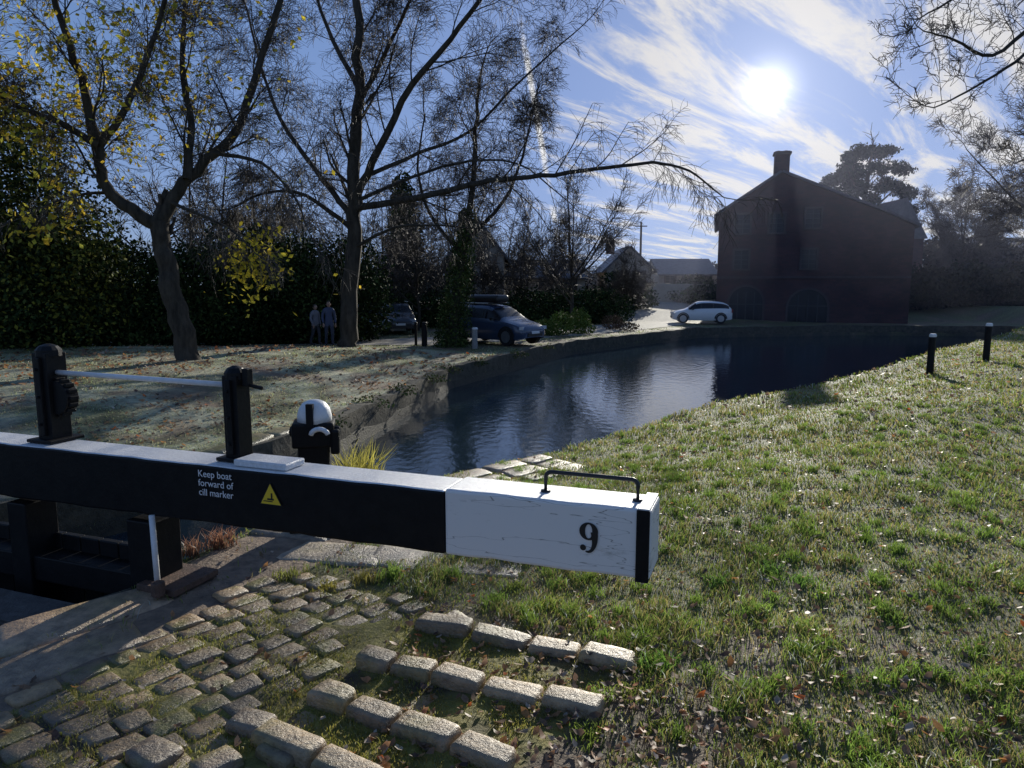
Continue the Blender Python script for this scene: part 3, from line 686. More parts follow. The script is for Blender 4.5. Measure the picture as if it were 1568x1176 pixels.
def blobs(px0,px1,D0,D1,top,n,rx=1.6,ry=1.4):
    out=[]
    for i in range(n):
        f=(i+.5)/n; D=D0+(D1-D0)*f+random.uniform(-.7,.7); px=px0+(px1-px0)*f
        t=(top[0]+(top[1]-top[0])*f) if not callable(top) else top(f); q=P(px,t+random.uniform(-14,14),D); zb=tz(q.x,q.y); h=q.z-zb
        out.append(((q.x,q.y,zb+h*.5),(rx*random.uniform(.8,1.2),ry,h*.52)))
        out.append(((q.x+random.uniform(-1,1),q.y-.6,zb+h*.25),(rx,ry,h*.3)))
    return out
mass('evergreen_hedge',blobs(-60,540,22,32,(345,400),15,1.9,1.5),95000,.15)
mass('laurel_hedge',blobs(330,560,30,34,(330,370),6,1.8,1.4),26000,.17)
mass('holly_tree',[((P(40,230,23).x,23,3.2),(2.6,2,4.2)),((P(-40,100,23).x,23,5.8),(2.4,2,3.5)),((P(110,330,24).x,24,2.6),(2,2,2.6))],30000,.14,[[.03,.05,.015],[.11,.13,.03],[.2,.19,.03],[.025,.04,.015]],.2)
mass('garden_hedge',blobs(560,770,44,46,(448,456),10,2.0,1.4),24000,.18)
mass('clipped_hedge',blobs(765,935,44,50,(452,446),10,1.7,1.2),24000,.16)
mass('garden_shrub',blobs(820,900,36,38,(480,478),3,.8,.7),5000,.11,[[.11,.16,.03],[.16,.21,.05]])
mass('brown_shrub',blobs(925,950,41,41,(478,478),1,.7,.7),1500,.1,[[.12,.08,.05]])
mass('garden_shrub',blobs(1060,1095,66,60,(432,435),4,2.0,1.2),7000,.22)
mass('garden_shrub',blobs(935,985,60,58,(425,432),3,1.6,1.2),7000,.2)
mass('distant_treeline',blobs(380,1100,85,90,(405,412),22,5,3),40000,.5,[[.05,.055,.04],[.07,.06,.045],[.05,.05,.04]])
mass('distant_treeline',blobs(1380,1720,80,75,(375,370),12,5,3),30000,.5,[[.03,.035,.025],[.05,.045,.03]])
mass('waterside_hedge',blobs(1405,1700,58,52,(420,400),13,3,2),34000,.28,[[.02,.03,.016],[.035,.04,.02]])
mass('conifer_tree',[((P(620,300,60).x,60,5),(1.6,1.6,5.5)),((P(615,300,60).x,60,8.5),(1.0,1.0,3.2))],9000,.3,shell=.2)
mass('bank_vegetation',[((x_,y_,-.5),(.5,.4,.33)) for x_,y_ in [(-3.1,15.2),(-2.7,17),(-2.2,19.3),(-2.0,21.5),(-1.2,23.5),(.2,26.5),(1.4,29.5),(-3.5,13)]],5000,.07,[[.18,.21,.05],[.12,.15,.04],[.2,.15,.06]],.3)
e=empty('pine_tree'); T=Tree(77,.03); D=78
T.limb(line([(1325,470),(1327,400),(1322,330),(1330,270),(1335,238)],D),.5,.12,(6,.2,2),.6)
for tp_ in ((1270,290),(1300,262),(1380,280),(1360,250),(1290,310),(1385,310)): T.limb([P(1325,330,D),P((1325+tp_[0])/2,(320+tp_[1])/2+6,D),P(tp_[0],tp_[1],D)],.16,.05,(5,.3,2),.3)
T.build('trunk_and_branches',e)
bl=[]
R_=random.Random(4)
for px,py in ((1270,285),(1282,272),(1296,262),(1306,240),(1325,234),(1345,232),(1362,236),(1382,258),(1345,258),(1318,262),(1300,284),(1322,290),(1350,284),(1378,284),(1388,300),(1340,306),(1285,300),(1362,320),(1300,318),(1330,330),(1385,322),(1345,335)):
    for k in range(3):
        q=P(px+R_.uniform(-9,9),py+R_.uniform(-7,7),D+R_.uniform(-2,2)); bl.append((tuple(q),(R_.uniform(.6,1.25),1.2,R_.uniform(.35,.7))))
o=mass('needle_clumps',bl,20000,.28,[[.02,.035,.02],[.03,.05,.025]],.1); o.parent=e
# ------------------------------------------------------------ buildings
def brickmat(name,c1,c2,mortar,sc=1.0):
    m,nt,b=newmat(name); L=nt.links.new
    tc=N(nt,'ShaderNodeTexCoord'); mp=N(nt,'ShaderNodeMapping'); L(tc.outputs['Object'],mp.inputs[0]); mp.inputs['Rotation'].default_value=(D2R(90),0,0)
    br=N(nt,'ShaderNodeTexBrick'); L(mp.outputs[0],br.inputs['Vector']); br.inputs['Scale'].default_value=sc
    br.inputs['Brick Width'].default_value=.40; br.inputs['Row Height'].default_value=.16; br.inputs['Mortar Size'].default_value=.010
    br.inputs['Color1'].default_value=(*c1,1); br.inputs['Color2'].default_value=(*c2,1); br.inputs['Mortar'].default_value=(*mortar,1)
    nz=N(nt,'ShaderNodeTexNoise'); nz.inputs['Scale'].default_value=.6; nz.inputs['Detail'].default_value=6; L(tc.outputs['Object'],nz.inputs['Vector'])
    r=N(nt,'ShaderNodeValToRGB'); L(nz.outputs['Fac'],r.inputs[0]); r.color_ramp.elements[0].position=.3; r.color_ramp.elements[0].color=(.6,.6,.6,1); r.color_ramp.elements[1].position=.7; r.color_ramp.elements[1].color=(1.25,1.2,1.15,1)
    mx=N(nt,'ShaderNodeMix',data_type='RGBA',blend_type='MULTIPLY'); mx.inputs['Factor'].default_value=1; L(br.outputs['Color'],mx.inputs[6]); L(r.outputs[0],mx.inputs[7]); L(mx.outputs[2],b.inputs['Base Color']); b.inputs['Roughness'].default_value=.9
    return m
M['millstone']=brickmat('sooty_red_brick',(.10,.048,.044),(.065,.035,.035),(.065,.05,.048))
M['slate']=mat('slate_roof',(.06,.062,.07),(.12,.12,.13),.55,scale=3,bump=.5,bscale=8)
M['render']=mat('house_walls',(.30,.26,.21),(.40,.35,.29),.9,scale=2)
M['trim']=mat('stone_trim',(.06,.045,.042),(.095,.07,.062),.8,scale=4)
M['frame']=mat('window_frame',(.035,.035,.038),None,.5)
def prism(mb,prof,y0,y1,mi=0):
    n=len(prof); vs=[(x,y0,z) for x,z in prof]+[(x,y1,z) for x,z in prof]
    mb.add(vs,[tuple(range(n)),tuple(range(2*n-1,n-1,-1))]+[(i,(i+1)%n,n+(i+1)%n,n+i) for i in range(n)],mi)
def window(e,x,z,w,h,y,arch=False):
    mb=MB(); n=12
    def outl(w,h): 
        if not arch: return [(-w/2,0),(w/2,0),(w/2,h),(-w/2,h)]
        r=w/2; return [(-r,0),(r,0)]+[(r*math.cos(math.pi*k/n),h-r+r*math.sin(math.pi*k/n)) for k in range(n+1)]
    a=outl(w,h); mb.add([(x+p[0],y-.01,z+p[1]) for p in a],[tuple(range(len(a)))],0)
    b=[(p[0]*(1+.3/w),(p[1]-h*.0)*(1+.15/h)) for p in a]; k=len(a)
    vs=[(x+p[0],y-.09,z+p[1]) for p in a]+[(x+p[0],y-.09,z+p[1]) for p in b]+[(x+p[0],y,z+p[1]) for p in a]+[(x+p[0],y,z+p[1]) for p in b]
    fs=[]
    for i in range(1,k): 
        j=(i+1)%k; fs+=[(i,j,k+j,k+i),(i,j,2*k+j,2*k+i),(k+i,k+j,3*k+j,3*k+i)]
    mb.add(vs,fs,1)
    if not arch:
        mb.box((x,y-.06,z-.07),(w+.35,.16,.14),1); mb.box((x,y-.04,z+h*.5),(.05,.03,h),2); mb.box((x,y-.04,z+h*.5),(w,.03,.05),2)
        mb.box((x,y-.045,z+h*.25),(w,.02,.03),2); mb.box((x,y-.045,z+h*.75),(w,.02,.03),2)
    else:
        for q in (-w*.25,0,w*.25): mb.box((x+q,y-.05,z+h*.42),(.06,.03,h*.84),2)
        mb.box((x,y-.055,z+h*.5),(w,.02,.06),2)
    return mb.obj('arched_doorway' if arch else 'window',[M['dark'],M['trim'],M['frame']],e)
e=empty('canal_warehouse'); D=52; X0=P(1097,450,D).x
fx=lambda a:(P(a,450,D).x-X0)*.9; fz=lambda b:P(784,b,D).z
x0,xa,x1,x2=0,fx(1192),fx(1345),fx(1392)
prof=[(x0,-1.9),(x2,-1.9),(x2,fz(352)),(x1,fz(331)),(xa,fz(268)),(x0,fz(328))]
mb=MB(); prism(mb,prof,0,16); mb.obj('walls',[M['millstone']],e)
def roofslab(mb,xa_,za,xb,zb,y0,y1,t=.16,mi=0):
    d=Vector((xb-xa_,zb-za)).normalized(); nn_=Vector((-d.y,d.x)); nn_=nn_ if nn_.y>0 else -nn_
    prism(mb,[(xa_,za+.01),(xb,zb+.01),(xb+nn_.x*t,zb+nn_.y*t),(xa_+nn_.x*t,za+nn_.y*t)],y0,y1,mi)
mb=MB()
roofslab(mb,x0-.3,fz(328)-.17,xa,fz(268),-.25,16.2); roofslab(mb,xa+.01,fz(268),x1+.1,fz(331)-.0,-.25,16.2); roofslab(mb,x1+.12,fz(331),x2+.3,fz(352)-.1,-.25,16.2)
mb.obj('roof',[M['slate']],e)
mb=MB(); cx=xa; mb.box((cx,.6,fz(252)),(1.0,.9,fz(238)-fz(272)),0); mb.box((cx,.6,fz(238)),(1.2,1.1,.15),1)
for q in(-.25,.25): mb.tube([(cx+q,.6,fz(238)),(cx+q,.6,fz(238)+.22)],.13,10,1)
mb.obj('chimney',[M['millstone'],M['trim']],e,bevel=.02)
for px,py in ((1135,358),(1188,358),(1243,352),(1135,412),(1240,412)): window(e,fx(px),fz(py),.95,1.3,0)
window(e,fx(1145),-.30,2.3,2.5,0,True); window(e,fx(1242),-.30,2.6,2.3,0,True)
mb=MB(); mb.box(((x0+x2)/2,-.05,fz(425)),(x2-x0,.1,.16),0); mb.obj('string_course',[M['trim']],e)
e.location=(X0,D,0); e.rotation_euler=(0,0,-D2R(16))
e=empty('brick_outbuilding')
mb=MB(); xx0,xx1=P(1350,400,72).x,P(1412,400,72).x; mb.box(((xx0+xx1)/2,77,3),(xx1-xx0,10,8),0); mb.obj('walls',[M['millstone']],e)
mb=MB(); prism(mb,[(xx0-.2,7.0),(xx1+.3,7.0),((xx0+xx1)/2,11)],71.8,82,0); mb.obj('roof',[M['slate']],e)
window(e,(xx0+xx1)/2,2.6,1,1.3,72)
def house(name,xl,xr,y,eave,ridge,depth=7,gable=False,chim=True,wins=2):
    e=empty(name); zb=tz((xl+xr)/2,y)-.3; mb=MB()
    if gable: prism(mb,[(xl,zb),(xr,zb),(xr,eave),((xl+xr)/2,ridge),(xl,eave)],y,y+depth); 
    else:
        vs=[(xl,y,zb),(xr,y,zb),(xr,y+depth,zb),(xl,y+depth,zb),(xl,y,eave),(xr,y,eave),(xr,y+depth,eave),(xl,y+depth,eave),(xl,y+depth/2,ridge),(xr,y+depth/2,ridge)]
        mb.add(vs,[(0,1,5,4),(2,3,7,6),(3,0,4,8,7),(1,2,6,9,5)])
    mb.obj('walls',[M['render']],e); mb=MB()
    if gable:
        xm=(xl+xr)/2; k=(ridge-eave)/(xm-xl); roofslab(mb,xl-.4,eave-.4*k,xm,ridge,y-.3,y+depth+.3); roofslab(mb,xm+.01,ridge,xr+.4,eave-.4*k,y-.3,y+depth+.3)
    else:
        ym=y+depth/2; k=(ridge-eave)/(depth/2)
        for s in (-1,1):
            ye=ym+s*(depth/2+.4); ze=eave-.4*k
            mb.add([(xl-.2,ye,ze+.02),(xr+.2,ye,ze+.02),(xr+.2,ym,ridge+.02),(xl-.2,ym,ridge+.02),(xl-.2,ye,ze+.17),(xr+.2,ye,ze+.17),(xr+.2,ym,ridge+.17),(xl-.2,ym,ridge+.17)],[(0,1,2,3),(4,5,6,7),(0,1,5,4),(1,2,6,5),(2,3,7,6),(3,0,4,7)])
    mb.obj('roof',[M['slate']],e)
    if chim:
        mb=MB(); mb.box((xl+(xr-xl)*.2,y+depth/2,ridge+.2),(.8,.6,1.4),0); mb.tube([(xl+(xr-xl)*.2,y+depth/2,ridge+.9),(xl+(xr-xl)*.2,y+depth/2,ridge+1.25)],.14,8); mb.obj('chimney',[M['millstone']],e)
    for i in range(wins):
        xx=xl+(xr-xl)*(i+.6)/(wins+.2)
        window(e,xx,zb+(eave-zb)*.62,1.0,1.0,y); window(e,xx,zb+(eave-zb)*.2,1.0,1.1,y)
    return e
h=P(1010,410,75); h2=P(1098,410,75); house('stone_cottage',h.x,h2.x,75,P(784,420,75).z,P(784,398,78).z,8,False,False,3)
house('stone_cottage',P(925,400,70).x,P(992,400,70).x,68,P(784,412,68).z,P(784,378,68).z,8,True,True,2)
house('brick_house',P(688,400,52).x,P(772,400,52).x,52,P(784,392,52).z,P(784,335,52).z,9,True,True,2)
house('stone_cottage',P(775,400,66).x,P(900,400,66).x,68,P(784,425,68).z,P(784,398,68).z,8,False,True,3)
house('stone_cottage',P(1510,400,95).x,P(1640,400,95).x,95,P(784,385,95).z,P(784,362,95).z,9,False,True,3)
mb=MB(); q=P(982,340,72); mb.tube([(q.x,72,0),(q.x,72,q.z)],[.14,.1],8); mb.box((q.x,72,q.z-.4),(1.2,.08,.1)); mb.obj('telegraph_pole',[M['bark']])
wall_strip('garden_wall',[(P(1000,430,66).x,66),(P(1100,430,62).x,62)],lambda x,y:tz(x,y)+1.7,-.6,.15,M['render'])
# ------------------------------------------------------------ access road
M['gravel']=mat('gravel_road',(.22,.20,.17),(.40,.37,.32),.8,scale=6,detail=8,bump=.6,bscale=40)
def strip(name,pts,w,mt,dz=.02):
    P_=[Vector(p) for p in pts]; out=[]
    for i in range(len(P_)-1):
        n=max(1,int((P_[i+1]-P_[i]).length/.8))
        for k in range(n): out.append(P_[i].lerp(P_[i+1],k/n))
    out.append(P_[-1]); vs=[];fs=[];m=7
    for i,p in enumerate(out):
        t=(out[min(i+2,len(out)-1)]-out[max(i-2,0)]).normalized(); nr=Vector((t.y,-t.x))
        for k in range(m): 
            q=p+nr*w*(k/(m-1)-.5); vs.append((q.x,q.y,tz(q.x,q.y)+dz+.03*(0<k<m-1)))
    for i in range(len(out)-1):
        for k in range(m-1): a=i*m+k; fs.append((a,a+1,a+m+1,a+m))
    mb=MB(); mb.add(vs,fs); return mb.obj(name,[mt],smooth=True)
strip('access_road',[(-22,27),(-13,29.3),(-7,31),(-2.5,33.5),(2,38),(6,43),(9.5,48),(11.6,54),(13.3,62),(16,75)],4.4,M['gravel'])
# ------------------------------------------------------------ cars
def carpaint(name,c): return mat(name,c,None,.25,spec=.6,coat=.6)
HEAD=mat('headlamp',(.55,.57,.6),None,.1,spec=.8); TAIL=mat('tail_lamp',(.25,.01,.01),None,.2)
def car(name,x,y,rot,paint,L_=4.2,W=1.78,H=1.5,suv=False,box=False):
    e=empty(name); s=H/1.5
    st=[(-.50,.74,.38,.80,.86),(-.485,.88,.28,.92,.98),(-.44,.94,.24,.97,1.22),(-.36,.98,.22,.97,1.42),(-.2,1,.2,.95,1.49),(0,1,.2,.93,1.5),(.10,1,.2,.92,1.44),(.245,1,.2,.91,.99),(.30,.99,.2,.88,.93),(.40,.96,.22,.80,.85),(.47,.88,.25,.68,.74),(.50,.72,.32,.55,.60)]
    if suv: st[1]=(-.485,.9,.3,.95,1.1); st[2]=(-.46,.95,.26,1.0,1.36); st[3]=(-.38,.98,.24,1.0,1.47)
    V=[];Fc=[];mi=[]
    for (fx_,hw,sl,bl_,rf) in st:
        w=W/2*hw; cab=rf>bl_+.15; rw=w*(.76 if cab else .86)
        row=[(-w*.9,sl),(-w,sl+.2),(-w*.99,bl_-.12),(-w*.95,bl_),(-rw,rf-.05),(-rw*.8,rf),(0,rf+.02),(rw*.8,rf),(rw,rf-.05),(w*.95,bl_),(w*.99,bl_-.12),(w,sl+.2),(w*.9,sl)]
        V+=[(fx_*L_,p[0],p[1]*s) for p in row]
    m=13
    for i in range(len(st)-1):
        c0=st[i][4]>st[i][3]+.15; c1=st[i+1][4]>st[i+1][3]+.15
        for k in range(m-1):
            Fc.append((i*m+k,i*m+k+1,(i+1)*m+k+1,(i+1)*m+k))
            g=0
            if k in(3,8) and c0 and c1: g=1
            if i in (6,) and 3<=k<=8: g=1
            if i in (1,) and 4<=k<=7: g=1
            mi.append(g)
    Fc.append(tuple(range(m))); mi.append(0); Fc.append(tuple(range((len(st)-1)*m,len(st)*m))); mi.append(0)
    mb=MB(); mb.v=V; mb.f=[list(f) for f in Fc]; mb.m=mi
    o=mb.obj('body',[paint,M['dark']],e,smooth=True); md=o.modifiers.new('s','SUBSURF'); md.levels=1; md.render_levels=2
    mb=MB(); wr=.33*s
    for wx in (-.30*L_,.315*L_):
        for sy in (-1,1):
            yy=sy*(W/2-.10)
            mb.tube([(wx,yy-sy*.12,wr),(wx,yy+sy*.105,wr)],wr,24,0); mb.tube([(wx,yy+sy*.10,wr),(wx,yy+sy*.118,wr)],wr*.66,18,1)
            for k in range(5):
                a_=k*1.2566; mb.box((wx+math.cos(a_)*wr*.33,yy+sy*.122,wr+math.sin(a_)*wr*.33),(wr*.6,.01,.05),1,mtx=Matrix.Rotation(-a_,3,'Y'))
            pts=[(wx+(wr+.05)*math.cos(t_),yy+sy*.085,wr+(wr+.05)*math.sin(t_)) for t_ in np.linspace(0,math.pi,13)]; mb.tube(pts,.035,6,0)
    mb.obj('wheels',[M['tyre'],M['chrome']],e)
    mb=MB()
    for sy in (-1,1):
        mb.box((.462*L_,sy*W*.35,.66*s),(.16,.34,.14),0,rz=-sy*.45); mb.box((-.487*L_,sy*W*.40,.85*s),(.1,.2,.24),1)
        mb.box((.16*L_,sy*(W/2+.07),.98*s),(.14,.17,.12),2)
        for xx in (-.17,.03): mb.box((xx*L_,sy*(W/2-.02),1.18*s),(.05,.05,.34*s),2,mtx=Matrix.Rotation(-sy*-.35,3,'X'))
    mb.box((.497*L_,0,.42*s),(.06,W*.5,.14),2); mb.box((.502*L_,0,.5*s),(.03,.5,.11),3)
    if suv:
        for sy in (-1,1): mb.tube([(-.33*L_,sy*W*.34,1.56*s),(.05*L_,sy*W*.34,1.56*s)],.02,8,3)
    mb.obj('lights_and_trim',[HEAD,TAIL,M['steel'],M['whitep']],e,bevel=.015)
    if box:
        mb=MB(); mb.box((-.1*L_,0,1.5*s+.25),(1.9,.8,.34),0); o=mb.obj('roof_box',[M['steel']],e,bevel=.13,smooth=True,seg=4)
        mb=MB()
        for xx in(-.24,.05): mb.box((xx*L_,0,1.5*s+.06),(.05,W*.72,.04))
        mb.obj('roof_bars',[M['steel']],e)
    e.location=(x,y,tz(x,y)+.05); e.rotation_euler=(0,0,rot); return e
q=P(760,520,30.5); car('parked_suv',q.x-.05,31,D2R(-42),carpaint('navy_paint',(.04,.06,.11)),4.6,1.85,1.68,True,True)
q=P(1073,490,48.3); car('white_hatchback_car',q.x,48.3,D2R(172),carpaint('white_car_paint',(.8,.8,.8)),4.0,1.75,1.5)
q=P(556,500,37); car('parked_car',q.x,37,D2R(-60),carpaint('silver_paint',(.2,.21,.22)),4.2)
q=P(605,500,38); car('parked_car',q.x,38.5,D2R(-75),carpaint('black_car_paint',(.03,.03,.033)),4.3,1.8,1.6,True)
# ------------------------------------------------------------ two walkers beside the tall tree
def clothmat(name,shoe,trous,coat_,waist):
    m,nt,b=newmat(name); L=nt.links.new; tc=N(nt,'ShaderNodeTexCoord'); s=N(nt,'ShaderNodeSeparateXYZ'); L(tc.outputs['Object'],s.inputs[0])
    r=N(nt,'ShaderNodeValToRGB'); r.color_ramp.interpolation='CONSTANT'; dv=N(nt,'ShaderNodeMath',operation='DIVIDE'); L(s.outputs[2],dv.inputs[0]); dv.inputs[1].default_value=2; L(dv.outputs[0],r.inputs[0])
    r.color_ramp.elements[0].color=(*shoe,1); r.color_ramp.elements[1].position=.055; r.color_ramp.elements[1].color=(*trous,1)
    e1=r.color_ramp.elements.new(waist/2); e1.color=(*coat_,1); L(r.outputs[0],b.inputs['Base Color']); b.inputs['Roughness'].default_value=.85; return m
SKIN=mat('skin',(.45,.28,.21),None,.6); HAIR=mat('dark_hair',(.05,.035,.025),(.10,.07,.05),.7,scale=30)
def skinobj(name,verts,edges,rads,mats,parent,root=0,sub=1):
    me=bpy.data.meshes.new(name); me.from_pydata(verts,edges,[]); o=bpy.data.objects.new(name,me); link(o,parent)
    for m_ in mats: me.materials.append(m_)
    sk=o.modifiers.new('skin','SKIN'); sk.use_smooth_shade=True
    for i,r in enumerate(rads): me.skin_vertices[0].data[i].radius=r; me.skin_vertices[0].data[i].use_root=(i==root)
    sb=o.modifiers.new('s','SUBSURF'); sb.levels=sub; sb.render_levels=sub; return o
def person(name,x,y,rot,H,cm,stride=.1):
    e=empty(name); s=H/1.75; k=stride
    v=[(0,0,.95),(0,0,1.12),(0,-.01,1.32),(0,0,1.44),(0,-.01,1.54),
       (.10,0,.88),(.11,-k*.6-.02,.50),(.11,-k*.6,.10),(.12,-k*.6-.15,.05),
       (-.10,0,.88),(-.11,k*.5-.03,.50),(-.11,k*1.2+.03,.12),(-.12,k*1.2-.12,.05),
       (.18,0,1.42),(.25,.04,1.14),(.24,-.08,.90),(-.18,0,1.42),(-.25,.02,1.14),(-.24,-.12,.91)]
    ed=[(0,1),(1,2),(2,3),(3,4),(0,5),(5,6),(6,7),(7,8),(0,9),(9,10),(10,11),(11,12),(3,13),(13,14),(14,15),(3,16),(16,17),(17,18)]
    r=[(.17,.13),(.155,.12),(.17,.125),(.12,.1),(.055,.055),(.10,.10),(.07,.07),(.055,.055),(.045,.04),(.10,.10),(.07,.07),(.055,.055),(.045,.04),(.08,.08),(.058,.058),(.042,.042),(.08,.08),(.058,.058),(.042,.042)]
    skinobj('clothed_body',v,ed,r,[cm],e)
    for sg,w in ((1,v[15]),(-1,v[18])):
        W_=Vector(w); hv=[tuple(W_),tuple(W_+Vector((0,-.01,-.07)))]; he=[(0,1)]; hr=[(.03,.022),(.038,.02)]
        for i_,(dx,ln) in enumerate(((-.028,.06),(-.009,.072),(.010,.067),(.028,.052))):
            b0=len(hv); hv+=[tuple(W_+Vector((dx,-.015,-.10))),tuple(W_+Vector((dx,-.022,-.10-ln*.55))),tuple(W_+Vector((dx,-.012,-.10-ln)))]; he+=[(1,b0),(b0,b0+1),(b0+1,b0+2)]; hr+=[(.009,.009),(.0085,.0085),(.007,.007)]
        b0=len(hv); hv+=[tuple(W_+Vector((-sg*.038,-.03,-.055))),tuple(W_+Vector((-sg*.045,-.045,-.09)))]; he+=[(1,b0),(b0,b0+1)]; hr+=[(.011,.011),(.009,.009)]
        skinobj('hand',hv,he,hr,[SKIN],e)
    bm=bmesh.new(); bmesh.ops.create_uvsphere(bm,u_segments=20,v_segments=16,radius=1)
    for vv in bm.verts:
        q=vv.co; jaw=1-.28*max(0,-q.z)**1.3; q.x*=.076*jaw; q.y*=.098*(1-.12*max(0,-q.z)); q.z*=.118
        if q.y<-.07 and abs(q.x)<.016 and -.03<q.z<.03: q.y-=.02
    me=bpy.data.meshes.new('head'); bm.to_mesh(me); bm.free(); me.materials.append(SKIN); o=bpy.data.objects.new('head',me); link(o,e); o.location=(0,-.02,1.64)
    for p_ in me.polygons: p_.use_smooth=True
    mb=MB()
    for sx_ in(-.028,.028): mb.tube([(sx_,-.108,1.648),(sx_,-.114,1.648)],.010,8)
    mb.box((0,-.112,1.585),(.045,.01,.008)); mb.obj('eyes_and_mouth',[HAIR],e)
    mb=MB()
    for sx_ in(-1,1): mb.tube([(sx_*.070,0,1.64),(sx_*.086,.012,1.645)],[.022,.028],8)
    mb.obj('ears',[SKIN],e,smooth=True)
    bm=bmesh.new(); bmesh.ops.create_uvsphere(bm,u_segments=20,v_segments=14,radius=1); bmesh.ops.delete(bm,geom=[vv for vv in bm.verts if vv.co.z<-.25 or (vv.co.y<-.45 and vv.co.z<.45)],context='VERTS')
    for vv in bm.verts: vv.co.x*=.086; vv.co.y*=.108; vv.co.z*=.128
    me=bpy.data.meshes.new('hair'); bm.to_mesh(me); bm.free(); me.materials.append(HAIR); o=bpy.data.objects.new('hair',me); link(o,e); o.location=(0,-.012,1.65)
    e.scale=(s,s,s); e.location=(x,y,tz(x,y)); e.rotation_euler=(0,0,rot); return e
q=P(505,530,27.8); person('walking_person',q.x,q.y,D2R(25),1.74,clothmat('blue_coat_clothes',(.04,.04,.04),(.05,.06,.09),(.08,.10,.17),.78))
q=P(482,530,28.2); person('walking_person',q.x,q.y+.2,D2R(60),1.62,clothmat('grey_coat_clothes',(.05,.04,.04),(.05,.05,.06),(.20,.20,.23),.85),.16)
# ------------------------------------------------------------ thin low sun mist over the far water by the warehouse
mm=bpy.data.materials.new('winter_mist'); mm.use_nodes=True; nt=mm.node_tree; nt.nodes.clear()
vo=N(nt,'ShaderNodeVolumeScatter'); vo.inputs['Color'].default_value=(.72,.76,1,1); vo.inputs['Density'].default_value=.0014; vo.inputs['Anisotropy'].default_value=.4
ou=N(nt,'ShaderNodeOutputMaterial'); nt.links.new(vo.outputs[0],ou.inputs['Volume'])
mb=MB(); mb.box((52,72,6),(88,92,18)); mb.obj('mist',[mm])
# ------------------------------------------------------------ sky
w=bpy.data.worlds.new('World'); scene.world=w; w.use_nodes=True; nt=w.node_tree; L=nt.links.new
bg=nt.nodes['Background']; bg.inputs['Strength'].default_value=.12
sky=N(nt,'ShaderNodeTexSky',sky_type='NISHITA'); sky.sun_disc=False; sky.sun_elevation=SUN_EL; sky.sun_rotation=SUN_AZ; sky.dust_density=.3; sky.ozone_density=3.5; sky.air_density=1.0
tc=N(nt,'ShaderNodeTexCoord'); sx=N(nt,'ShaderNodeSeparateXYZ'); L(tc.outputs['Generated'],sx.inputs[0])
def mth(op,a,b=None,c=None,clamp=False):
    n=N(nt,'ShaderNodeMath',operation=op); n.use_clamp=clamp
    for i,v in enumerate((a,b,c)):
        if v is None: continue
        if isinstance(v,(int,float)): n.inputs[i].default_value=v
        else: L(v,n.inputs[i])
    return n.outputs[0]
def vm(op,a,b):
    n=N(nt,'ShaderNodeVectorMath',operation=op)
    for i,v in enumerate((a,b)):
        if isinstance(v,tuple): n.inputs[i].default_value=v
        else: L(v,n.inputs[i])
    return n.outputs[0]
zc=mth('ADD',mth('MAXIMUM',sx.outputs[2],.0),.07); ux=mth('DIVIDE',sx.outputs[0],zc); uy=mth('DIVIDE',sx.outputs[1],zc)
cb=N(nt,'ShaderNodeCombineXYZ'); L(ux,cb.inputs[0]); L(uy,cb.inputs[1])
mp0=N(nt,'ShaderNodeMapping'); L(cb.outputs[0],mp0.inputs[0]); mp0.inputs['Rotation'].default_value=(0,0,D2R(-48))
mp=N(nt,'ShaderNodeMapping'); L(mp0.outputs[0],mp.inputs[0]); mp.inputs['Scale'].default_value=(.50,2.2,1)
n1=N(nt,'ShaderNodeTexNoise'); n1.inputs['Scale'].default_value=1.6; n1.inputs['Detail'].default_value=8; n1.inputs['Roughness'].default_value=.66; n1.inputs['Distortion'].default_value=.6; L(mp.outputs[0],n1.inputs['Vector'])
def dotdir(v):
    n=N(nt,'ShaderNodeVectorMath',operation='DOT_PRODUCT'); nv=N(nt,'ShaderNodeVectorMath',operation='NORMALIZE'); L(tc.outputs['Generated'],nv.inputs[0]); L(nv.outputs[0],n.inputs[0]); n.inputs[1].default_value=tuple(v); return n.outputs['Value']
def mr(v,a,b,c=0,d=1,sm=True):
    n=N(nt,'ShaderNodeMapRange'); n.interpolation_type='SMOOTHSTEP' if sm else 'LINEAR'; L(v,n.inputs[0]); n.inputs[1].default_value=a; n.inputs[2].default_value=b; n.inputs[3].default_value=c; n.inputs[4].default_value=d; return n.outputs[0]
cdir=(P(1380,110,10)-Vector((0,0,ZC))).normalized(); cd=dotdir(cdir)
mask=mr(cd,.84,.97,-.12,.075)
cl=mr(mth('ADD',n1.outputs['Fac'],mask),.50,.67,0,.88)
disp=(P(1178,135,10)-Vector((0,0,ZC))).normalized()
sd=dotdir(disp)
glow=mth('MULTIPLY',mth('POWER',mth('MAXIMUM',sd,0),160),1.5)
glow2=mth('MULTIPLY',mth('POWER',mth('MAXIMUM',sd,0),3000),8)
disc=mr(sd,math.cos(D2R(1.1)),math.cos(D2R(.8)),0,150)
tot=mth('ADD',mth('ADD',glow,glow2),disc)
tinted=vm('MULTIPLY',sky.outputs[0],(1.45,1.55,1.80))
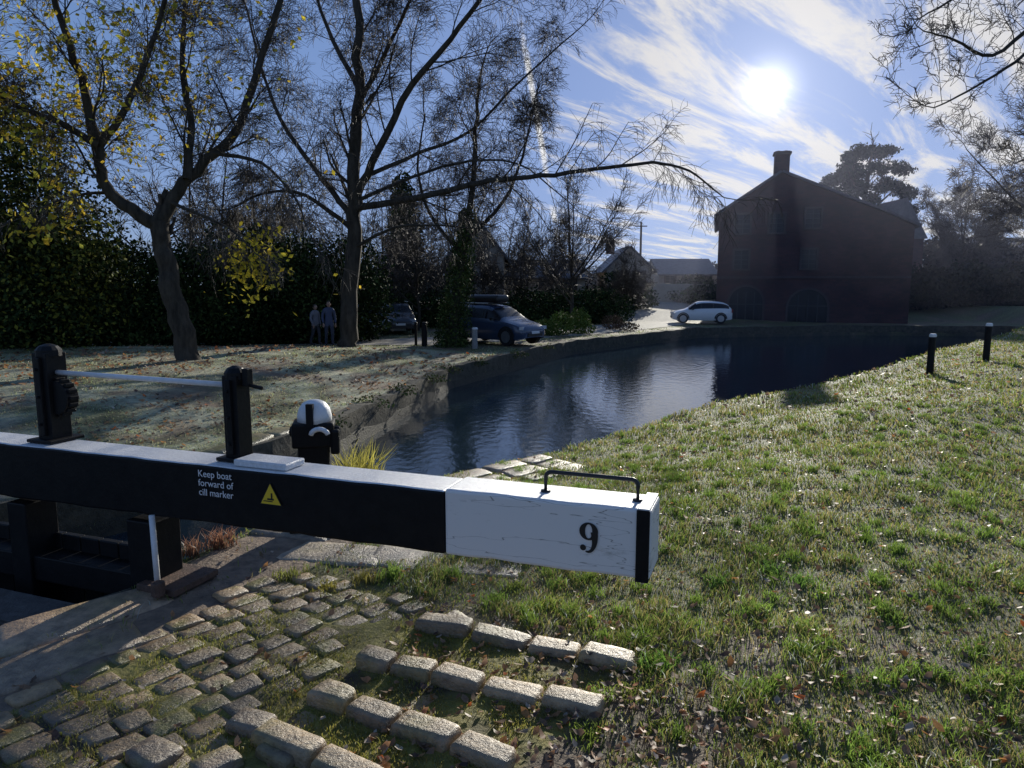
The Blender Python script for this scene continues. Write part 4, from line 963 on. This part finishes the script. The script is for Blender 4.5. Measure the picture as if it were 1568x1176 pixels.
soft=vm('DIVIDE',tinted,vm('ADD',vm('MULTIPLY',tinted,(1/3.2,1/4.6,1/9)),(1,1,1)))
cc=N(nt,'ShaderNodeMix',data_type='RGBA'); L(cl,cc.inputs['Factor']); L(soft,cc.inputs[6]); cc.inputs[7].default_value=(6.6,6.4,6.2,1)
d1=(P(805,80,10)-Vector((0,0,ZC))).normalized(); d2=(P(850,340,10)-Vector((0,0,ZC))).normalized(); nrm=d1.cross(d2).normalized(); mid=(d1+d2).normalized()
dist=mth('ABSOLUTE',dotdir(nrm)); n3=N(nt,'ShaderNodeTexNoise'); n3.inputs['Scale'].default_value=26; n3.inputs['Detail'].default_value=3; L(tc.outputs['Generated'],n3.inputs['Vector'])
ct=mth('MULTIPLY',mr(dist,.006,.001,0,1),mth('MULTIPLY',mr(dotdir(mid),.988,.994,0,1),mr(n3.outputs['Fac'],.35,.52,0,.85)))
cc2=N(nt,'ShaderNodeMix',data_type='RGBA'); L(ct,cc2.inputs['Factor']); L(cc.outputs[2],cc2.inputs[6]); cc2.inputs[7].default_value=(8,7.9,7.7,1)
gc=N(nt,'ShaderNodeCombineXYZ'); L(tot,gc.inputs[0]); L(mth('MULTIPLY',tot,.96),gc.inputs[1]); L(mth('MULTIPLY',tot,.90),gc.inputs[2])
L(vm('ADD',cc2.outputs[2],gc.outputs[0]),bg.inputs['Color'])
sl=bpy.data.lights.new('sun','SUN'); sl.energy=5.0; sl.angle=D2R(.5); sl.color=(1,.95,.84); so=bpy.data.objects.new('sun',sl); link(so); so.rotation_euler=SUN.to_track_quat('Z','Y').to_euler()
# ------------------------------------------------------------ camera
cam=bpy.data.cameras.new('camera'); cam.sensor_width=36; cam.lens=36*F/1568; cam.clip_end=2000; cam.clip_start=.05
co=bpy.data.objects.new('camera',cam); link(co); co.location=(0,0,ZC); co.rotation_euler=(D2R(90)-PITCH,0,0); scene.camera=co
scene.view_settings.view_transform='Standard'; scene.view_settings.look='None'; scene.view_settings.exposure=0
print('done')
